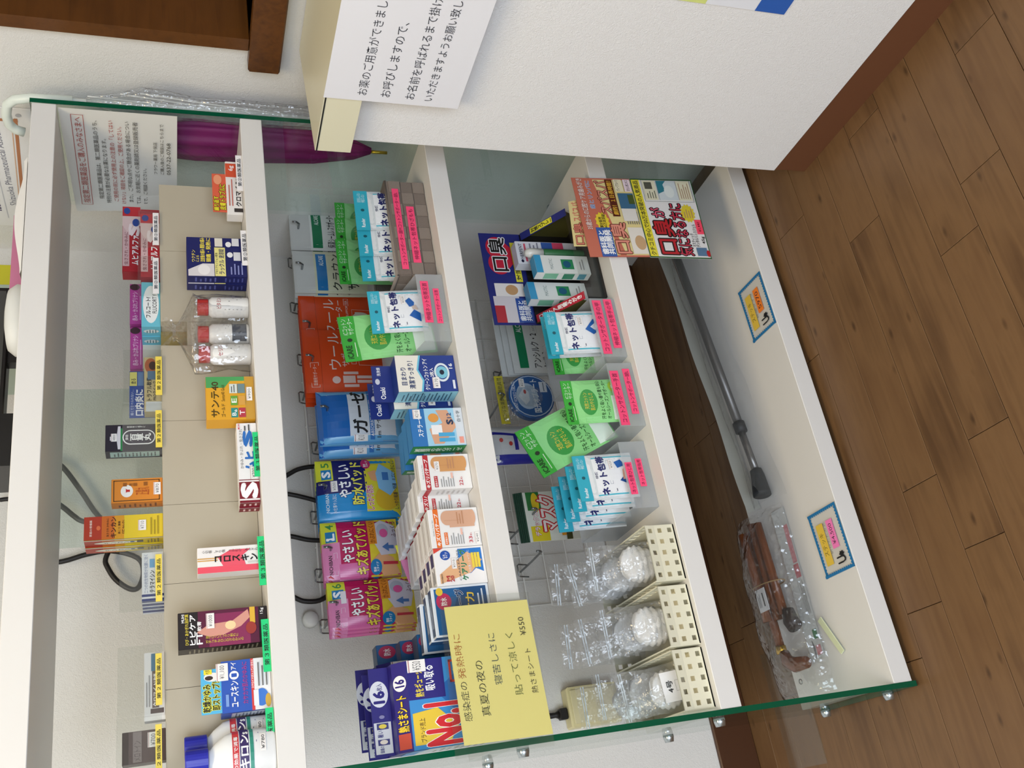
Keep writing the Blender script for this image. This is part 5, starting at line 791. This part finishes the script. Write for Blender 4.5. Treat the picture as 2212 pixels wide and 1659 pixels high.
fl2 = [('r', 0, 0, 1, 1, '#2f5a34'), ('r', .015, .015, .985, .985, '#e6e4e2'), ('r', .015, .86, .985, .985, '#e6d83a'), ('t', 'クチコミ中心で50万本突破の人気商品', .03, .885, .97, .965, '#3a3a2a', None, .02), ('t', '口臭', .05, .50, .48, .82, '#b8242c', ('#161414', .07), .018), ('t', 'が', .50, .60, .62, .80, '#e0607a', ('#161414', .08), .012), ('t', '気になる方に', .03, .28, .68, .50, '#c83a50', ('#161414', .08), .012), ('s', .56, .20, .12, .12, '#e0cc3a', 14), ('l', .50, .12, .62, .28, 4, '#b88a6a'), ('r', .30, .02, .48, .13, '#ff4f6a'), ('t', '¥1,440', .33, .05, .45, .10, '#7a1a2a'), ('t', 'マスティック\nデンタルリンスジェル', .14, .14, .42, .26, '#222222'), ('t', '45g', .18, .03, .27, .09, '#222222'), ('r', .03, .05, .13, .22, '#5a7a9a'), ('e', .06, .04, .04, .03, '#b8242c'), ('f', .70, .04, .98, .84, '#5a6a5a', .0006), ('r', .72, .62, .97, .82, '#e0dcc0'), ('l', .74, .64, .84, .80, 4, '#6a6a5a'), ('r', .86, .68, .95, .80, '#55554a'), ('r', .72, .30, .97, .60, '#cfd8da'), ('p', [(.80, .60), (.97, .60), (.97, .44), (.92, .50), (.84, .48)], '#2f7a8a'), ('e', .83, .42, .08, .08, '#dfe6e2'), ('r', .72, .06, .97, .28, '#e0dcc0'), ('l', .74, .08, .94, .26, 5, '#a8866a')]
flyer('advert_flyer', 'white advert flyer with green border and large red characters below the fourth board', -.0055, [(1405, 556), (1359, 386), (1491, 389), (1538, 560)], fl2, '#e6e4e2')
flyer('advert_card', 'small cream card with orange characters standing behind the orange flyer', .003, [(1240, 532), (1227, 436), (1256, 430), (1270, 532)], [('r', 0, 0, 1, 1, '#e6d494'), ('t', '口臭', .04, .2, .5, .85, '#d8806a', ('#5a1a14', .045), .015), ('t', 'スパスパ', .54, .3, .96, .8, '#d8806a', None, .03)], '#e6d494', cat='card')
# ---- yellow cooling-sheet sign in a clear sleeve
def sg(t, u0, v0, u1, v1, c): return ('t', t, u0, v0, u1, v1, c, None, -.006)
r = flyer('yellow_sign', 'yellow paper sign for cooling sheets in a clear sleeve hanging at the left glass', -.010, [(1003, 1611), (959, 1312), (1138, 1295), (1195, 1585)], [sg('感染症の', .16, .865, .44, .955, '#2c2a20'), sg('発熱時に', .46, .865, .79, .955, '#b0682a'), sg('真夏の夜の', .18, .655, .58, .755, '#24241c'), sg('寝苦しさに', .39, .465, .77, .555, '#3a4a50'), sg('貼って涼しく', .30, .25, .76, .345, '#6a7038'), sg('熱さまシート', .30, .075, .63, .15, '#2c2a20'), sg('¥550', .73, .09, .87, .16, '#2c2a20')], '#e9dc86', cat='sign')
q = [at(px, py, y=-.0115) for px, py in ((985, 1640), (948, 1290), (1142, 1278), (1200, 1610))]; o = Vector(r.location); m = MB(); m.poly([p - o for p in q], ACRYL); m.poly([p - o + Vector((0, .003, 0)) for p in q[::-1]], ACRYL); m.obj('clear_sleeve', r)
# ------------------------------------------------------------------ bottom board
def card(label, cx_, price, pc, tx):
    r = thing('price_card', label, 'price card', (cx_, .039, Z5 + .0004)); w, h = .108, .077
    m = MB(); m.box(-w / 2, w / 2, -h / 2, h / 2, 0, .0008, mat('#d8d6d0', .5)); m.obj('card', r)
    it = []
    n = 20
    for k in range(n):
        u = k / n
        for v0, v1 in ((0, .055), (1, .945)): it.append(('p', [(u, v0), (u + 1 / n, v0), (u + 1 / n, v1), (u + .5 / n, v1 + (.035 if v0 == 0 else -.035)), (u, v1)][::1 if v0 == 0 else -1], '#2079b4'))
    for k in range(14):
        v = k / 14
        for u0, u1, s_ in ((0, .035, .025), (1, .965, -.025)): it.append(('p', [(u0, v), (u1, v), (u1 + s_, v + .5 / 14), (u1, v + 1 / 14), (u0, v + 1 / 14)][::1 if u0 == 0 else -1], '#2079b4'))
    it += [('r', .16, .58, .80, .82, '#ecc84a'), ('t', 'ステッキ', .30, .64, .66, .78, '#4a3a14', None, -.004), ('r', .36, .24, .80, .46, pc), ('t', price, .42, .29, .74, .41, '#3a1a2a', None, 0), ('t', 'U', .12, .16, .22, .44, '#1d1d1d', None, .02), ('t', '*', .22, .18, .28, .32, '#1d1d1d', None, .06)] + ([('t', tx, .30, .50, .80, .57, '#6a6a5a', None, -.01)] if tx else [])
    art(r, 'card_print', ((-w / 2, -h / 2, .0008), (1, 0, 0), (0, 1, 0), (0, 0, 1)), w, h, it, de=.00003); return r
card('blue-edged price card with an orange price strip on the bottom board', .681, '5970', '#ff8a2a', '伸縮タイプ'); card('blue-edged price card with a pink price strip on the bottom board', .236, '¥4,500', '#ff86c8', '折りたたみ式')
# walking cane in a white sleeve
cn = thing('walking_cane', 'grey adjustable walking cane in a milky sleeve on the bottom board', 'cane', (.68, .19, Z5 + .0004))
P0, P1, P2, P3, P4 = [Vector(p) - Vector((.68, .19, Z5 + .0004)) for p in ((.97, .224, .064), (.505, .175, .0605), (.425, .168, .0595), (.40, .1655, .059), (.365, .162, .0635))]
m = MB(); m.tube([P0, P0.lerp(P1, .5), P1], .0085, mat('#6a6866', .3, .6), 14); m.obj('upper_shaft', cn, True)
m = MB(); m.tube([P1 + (P0 - P1) * .012, P1 - (P0 - P1) * .03], .0115, mat('#1a1a1e', .5), 14); m.obj('collar', cn, True)
m = MB(); m.tube([P1, P3], .0068, mat('#7a7876', .25, .7), 14); m.obj('lower_shaft', cn, True)
m = MB(); m.tube([P3 + Vector((.012, .0012, 0)), P3, P4, P4 + (P4 - P3) * .1], [.011, .0125, .0165, .0165], mat('#1c2024', .6), 16); m.obj('rubber_tip', cn, True)
m = MB(); hpts = [P0 + Vector((0, 0, 0)), P0 + Vector((.012, .002, 0)), P0 + Vector((.018, -.012, 0)), P0 + Vector((.016, -.05, 0)), P0 + Vector((.012, -.085, 0))]; m.tube(hpts, [.0095, .0105, .011, .011, .009], mat('#23201e', .45), 12); m.obj('handle', cn, True)
SLV = film('milky_sleeve', (.97, .97, .97), .92, .5, .2, (.8, .82, .8), .5, 50)
def slv(u, v):
    x = -.335 + .625 * u; yc = -.028 + .062 * u; a = math.pi * (v * 1.0); wv = .004 * math.sin(17 * u + 5 * v)
    return (x, yc + .040 * math.cos(a) - .008 + wv, .003 + .0285 * math.sin(a) ** .8 + .0015 * math.sin(23 * u + 9 * v))
m = MB(); m.grid(slv, 40, 14, SLV); m.obj('sleeve_film', cn, True)
m = MB(); m.grid(lambda u, v: (-.33 + .62 * u, .010 + .062 * u + .026 * v, .002 + .012 * v + .002 * math.sin(14 * u)), 30, 4, mat('#b9bab2', .5)); m.obj('sleeve_edge', cn, True)
# folded brown cane in a clear bag
fc = thing('folding_cane', 'folded brown wooden cane with a brass joint in a clear bag on the bottom board', 'folding cane', (.21, .20, Z5 + .0004))
for k, (ya, yb_, z, xa, xb) in enumerate(((.036, .032, .020, .105, -.105), (.016, .014, .021, .115, -.06), (-.005, -.009, .022, .110, -.055), (.026, .022, .038, .10, -.06))):
    m = MB(); m.tube([(xa, ya, z), ((xa + xb) / 2, (ya + yb_) / 2, z), (xb, yb_, z)], .0078, CANEW, 14); s_ = m.obj('cane_segment', fc, True)
    if k == 0: m = MB(); m.tube([(xb + .003, yb_, z), (xb - .010, yb_, z)], .0096, mat('#c8a02a', .25, .9), 14); m.obj('brass_ring', s_, True)
m = MB(); m.tube([(-.05, -.02, .02), (-.07, -.022, .022), (-.082, -.03, .022)], [.010, .0135, .0135], mat('#2a1c18', .5), 14); m.obj('rubber_foot', fc, True)
m = MB(); m.tube([(-.115, .026, .020), (-.13, .02, .022), (-.14, 0, .022), (-.142, -.03, .02)], [.009, .0115, .013, .010], CANEW, 14); m.obj('handle', fc, True)
m = MB()
m.tube([(.0, .040 * math.cos(a * math.pi / 10) + .008, .026 + .024 * math.sin(a * math.pi / 10)) for a in range(21)], .0012, mat('#9a7a4a', .7), 6); m.obj('rubber_band', fc, True)
m = MB(); m.box(-.045, -.006, -.012, .018, .0495, .0502, mat('#e8e8ea')); lbx = m.obj('tag_label', fc); art(lbx, 'label_print', ((-.045, -.012, .0502), (1, 0, 0), (0, 1, 0), (0, 0, 1)), .039, .03, [('l', .2, .2, .8, .5, 1, '#333333'), ('l', .2, .6, .8, .9, 3, '#888888')])
BO = Vector((-.04, -.01, 0))
m = MB(); m.grid(lambda u, v: (-.155 + .32 * u, -.058 + .138 * v, (.004 + .056 * max(0, math.sin(math.pi * v)) ** .35 * max(0, math.sin(math.pi * (.03 + .94 * u))) ** .3) + .002 * math.sin(21 * u + 8 * v)), 26, 18, BAG); m.obj('bag_film', fc, True, loc=BO)
m = MB(); m.quad((-.10, -.050, .0022), (.16, -.056, .0022), (.16, -.018, .004), (-.10, -.012, .004), mat('#cfd2d0')); ins = m.obj('paper_insert', fc, loc=BO)
art(ins, 'insert_print', ((-.10, -.050, .0026), (1, -.02, 0), (0, 1, 0), (0, 0, 1)), .26, .034, [('r', .62, .05, .88, .9, '#d68a92'), ('r', .52, .05, .61, .9, '#c86a74'), ('l', .28, .1, .5, .9, 8, '#8a8a8a'), ('r', .12, .1, .18, .45, '#1f7a4a'), ('r', .02, .1, .08, .5, '#d68a92'), ('e', .06, .75, .06, .2, '#6a6a72')])
m = MB(); m.hexa(((-.045, -.062, .004), (-.040, -.072, .004), (-.102, -.105, .004), (-.106, -.096, .004), (-.045, -.062, .006), (-.040, -.072, .006), (-.102, -.105, .006), (-.106, -.096, .006)), mat('#e2e8c0', .5)); m.obj('price_tag', fc, loc=BO)
m = MB(); m.tube([(-.128 + .004 * math.cos(a * math.pi / 6), .012 + .004 * math.sin(a * math.pi / 6), .020) for a in range(13)], .001, mat('#9a9a98', .2, .9), 6); m.obj('eyelet', fc, True, loc=BO)
# ------------------------------------------------------------------ umbrellas hung between the glass and the right wall
um = thing('vinyl_umbrella', 'folded clear vinyl umbrella with a white crook handle beside the shelf', 'umbrella', (1.034, .035, .70))
m = MB(); m.tube([(0, .075, .578), (0, .070, .590), (0, .058, .598), (0, .035, .599), (0, .012, .594), (0, .0, .582), (0, -.006, .56), (0, -.008, .50)], .0075, mat('#dfe6dc', .3), 12); m.obj('handle', um, True)
m = MB(); m.tube([(0, -.008, .50), (0, -.010, .30), (0, -.008, 0)], .004, mat('#d8dcd8', .3), 8); m.obj('shaft', um, True)
m = MB()
prof = [(.006, .48), (.010, .46), (.016, .43), (.026, .40), (.024, .36), (.018, .32), (.020, .24), (.019, .12), (.012, .02), (.004, 0)]
m.lathe(prof[::-1], VINYL, 40, 0, -.010, .62, 1.2, .16, 7); m.obj('canopy_film', um, True)
for k, (dy, dz) in enumerate(((-.028, .40), (-.020, .43), (-.012, .478), (-.004, .48), (.006, .47), (.014, .42))): m = MB(); m.tube([(.003 * (k % 2), dy - .008, dz), (.002, dy * .6 - .006, dz - .10), (0, -.010, .12)], .0014, mat('#e2e4e2', .3), 6); m.obj('rib', um, True)
for k, (y, z, l) in enumerate(((-.034, .395, .035), (-.028, .42, .03))): pass
pu = thing('purple_umbrella', 'folded magenta-purple umbrella behind the right glass panel', 'umbrella', (1.036, .100, .715))
PUR = mat('#8a1468', .6, bump=.3, bscale=60)
m = MB(); m.lathe([(.006, 0), (.018, .03), (.030, .10), (.036, .20), (.038, .30), (.034, .36), (.028, .40)], PUR, 48, 0, 0, .62, 1.15, .10, 9); m.obj('canopy', pu, True)
m = MB(); m.tube([(0, 0, .38), (0, 0, .415), (0, .002, .43)], .006, mat('#2a1a22', .4), 10); m.obj('handle', pu, True)
m = MB(); m.tube([(0, .002, 0), (0, .002, -.03)], .003, mat('#c8a83a', .3, .7), 8); m.obj('ferrule', pu, True)
# ------------------------------------------------------------------ on the right and back walls
c0 = at(66, 234, x=WALLX); cz0, cz1, cyR, cyL = c0.z, c0.z + .22, c0.y, at(30, 484, x=WALLX).y
cf = thing('certificate', 'white certificate with a brown ornamental border pinned to the right wall', 'certificate', (WALLX - .001, cyL, cz0)); cw, ch = cyL - cyR, cz1 - cz0
m = MB(); m.hexa(((-.003, -cw, 0), (0, -cw, 0), (0, 0, .022), (-.003, 0, .022), (-.003, -cw, ch), (0, -cw, ch), (0, 0, ch), (-.003, 0, ch)), mat('#eceae8', .4)); m.obj('sheet', cf)
art(cf, 'certificate_print', ((-.003, 0, 0), (0, -1, 0), (0, 0, 1), (-1, 0, 0)), cw, ch, [('p', [(.06, .19), (.93, .10), (.93, .125), (.06, .215)], '#b87a52'), ('p', [(.06, .225), (.90, .14), (.90, .148), (.06, .233)], '#d8b090'), ('r', .905, .10, .925, .95, '#b87a52'), ('t', 'Shizuoka Pharmaceutical Association', .20, .235, .92, .285, '#7a7a88', None, -.004), ('t', '静岡県薬剤師会', .14, .36, .8, .46, '#3a2a5a', None, .01), ('r', .08, .32, .9, .325, '#c8c8cc'), ('e', .955, .09, .012, .02, '#b8b8bc')])
ps = at(10, 572, y=WALLY - .002)
po = thing('wall_poster', 'poster with a yellow band and pale green field on the back wall', 'poster', (ps.x - .16, WALLY - .0012, ps.z - .05)); m = MB(); m.box(-.12, .16, 0, .001, -.06, .25, mat('#b9c8bc')); m.obj('sheet', po); art(po, 'poster_print', ((-.12, 0, -.06), (1, 0, 0), (0, 0, 1), (0, -1, 0)), .28, .31, [('r', .84, .0, 1, 1, '#d8d230'), ('e', .62, .36, .12, .08, '#e4e8e4'), ('r', .3, .05, .7, .25, '#98a8c8')])
# ------------------------------------------------------------------ on top of the shelf
ytv = .17; tx0, tx1, tz = at(10, 895, y=ytv).x, at(10, 622, y=ytv).x, at(20, 700, y=ytv).z
tv = thing('monitor', 'dark flat monitor on top of the shelf', 'monitor', ((tx0 + tx1) / 2, ytv, Z1 + .0004)); a = (tx1 - tx0) / 2
m = MB(); m.box(-a, a, 0, .03, tz - Z1, tz - Z1 + .20, mat('#14100e', .4), .002); m.obj('bezel', tv); m = MB(); m.box(-a + .006, a - .006, -.001, 0, tz - Z1 + .006, tz - Z1 + .194, mat('#4a4a46', .25)); m.obj('screen', tv)
m = MB(); m.box(-.02, .02, .005, .025, .006, tz - Z1 + .02, mat('#14100e')); m.box(-.07, .07, -.02, .06, 0, .006, mat('#14100e'), .002); m.obj('stand', tv)
sx0, sx1 = at(20, 1006, y=.1).x, at(20, 893, y=.1).x
m = MB(); m.box(sx0, sx1, .10, .20, Z1 + .0004, Z1 + .045, mat('#0d0b0a', .3), .003); tag(m.obj('tuner_box'), 'small black tuner box beside the monitor on top of the shelf', 'tuner')
bk_ = thing('booklet', 'open booklet with a pink cover lying on top of the shelf', 'booklet', (at(45, 500, y=.05).x, .03, Z1 + .0004))
hw = (at(45, 398, y=.05).x - at(45, 640, y=.05).x) / 2
def bkz(u, k): return .0006 + (k + 1) * (.0006 + .0022 * math.sin(math.pi * min(1, u * 1.05)) ** 1.5 + .0006 * max(0, u - .8) * 5)
for k in range(5):
    m = MB(); PG = mat('#ece8e0', .6); yy = -.028 + .002 * k
    m.grid(lambda u, v: (hw * (2 * u - 1), yy, bkz(u, k - 1) + (bkz(u, k) - bkz(u, k - 1)) * v * .93), 24, 1, PG); m.grid(lambda u, v: (hw * (2 * u - 1), yy + .12 * v, bkz(u, k - 1) + (bkz(u, k) - bkz(u, k - 1)) * .93), 24, 2, PG); m.obj('page', bk_)
m = MB(); m.box(-hw * .55, hw * .95, .11, .112, .002, .036, mat('#c87a9a', .5)); m.obj('cover', bk_)
wb = thing('white_bag', 'small rounded white bag on top of the shelf below the monitor', 'bag', (at(35, 690, y=.09).x, .09, Z1 + .0004)); m = MB(); m.lathe([(.03, 0), (.05, .004), (.052, .016), (.044, .026), (.02, .030), (.001, .031)], mat('#dcdcd6', .5), 24, sx=1.1, sy=.7, wave=.03, wn=5); m.obj('bag_body', wb, True)
# cables hanging on the back wall
def cable(label, pts, r=.0045, y=.488):
    q = [at(px, py, y=y) for px, py in pts]; o = thing('power_cable', label, 'cable', q[0]); P = [p - q[0] for p in q]; s_ = []
    for i in range(len(P) - 1):
        p0, p1, p2, p3 = P[max(i - 1, 0)], P[i], P[i + 1], P[min(i + 2, len(P) - 1)]
        for t in (0, .25, .5, .75): s_.append(.5 * ((2 * p1) + (p2 - p0) * t + (2 * p0 - 5 * p1 + 4 * p2 - p3) * t * t + (-p0 + 3 * p1 - 3 * p2 + p3) * t ** 3))
    s_.append(P[-1]); m = MB(); m.tube(s_, r, mat('#16110f', .5), 8); m.obj('cable_sheath', o, True); return o
cable('black cable running behind the monitor down to the yellow lotion cartons', [(60, 980), (120, 1000), (141, 1015), (176, 1062), (213, 1115), (260, 1150), (330, 1165)])
cable('black cable curving behind the yellow lotion cartons', [(60, 1070), (110, 1080), (138, 1097), (160, 1115), (182, 1127), (240, 1135), (330, 1142)], y=.474)
cable('black cable looping on the wall behind the striped ointment cartons', [(60, 1222), (134, 1213), (186, 1198), (240, 1190), (297, 1205), (310, 1235), (300, 1268), (280, 1272), (250, 1252), (232, 1225), (228, 1208), (240, 1180)])
cable('black cable arching on the wall above the blue waterproof packets', [(600, 1040), (626, 1023), (650, 1012), (690, 1008), (760, 1020)]); cable('black cable sloping behind the waterproof packets', [(600, 1064), (627, 1068), (655, 1074), (690, 1084), (760, 1110)])
cable('black cable crossing the wire grid behind the large pink packet', [(600, 1155), (632, 1159), (665, 1166), (700, 1168), (770, 1172)]); cable('black cable loop at the left edge of the wire grid', [(600, 1270), (639, 1292), (660, 1299), (690, 1297), (720, 1280), (770, 1255)])
cable('thin black cable left of the monitor on the wall', [(0, 1035), (14, 1030), (26, 1024), (60, 1010), (90, 1005)], .004); cable('thin black cable rising on the wall above the shelf', [(0, 1080), (20, 1078), (50, 1082), (90, 1090)], .004)
kb = thing('grid_clip', 'white round knob holding the wire grid to the wall', 'clip', at(672, 1336, y=.49)); m = MB(); m.tube([(0, .018, 0), (0, 0, 0), (0, -.006, 0)], [.014, .014, .010], mat('#e4e4e0', .4), 20); m.obj('knob', kb, True)
# clear pane leaning behind the second board, clear sheet lying on the floor
p0, p1 = at(200, 1196, y=.30), at(200, 863, y=.30)
pn = MB(); pn.box(p0.x, p1.x, .262, .265, Z2 - .02, Z1 + .02, film('greenish_pane', (.90, .95, .93), .95, .4, .05, (.85, .89, .87))); tag(pn.obj('acrylic_board'), 'greenish clear acrylic board standing behind the second board', 'acrylic board')
fs_ = MB(); fs_.box(-.088, .12, .285, .40, .0004, .0026, ACRYL); tag(fs_.obj('clear_sheet'), 'clear plastic sheet lying on the floor behind the shelf', 'sheet')
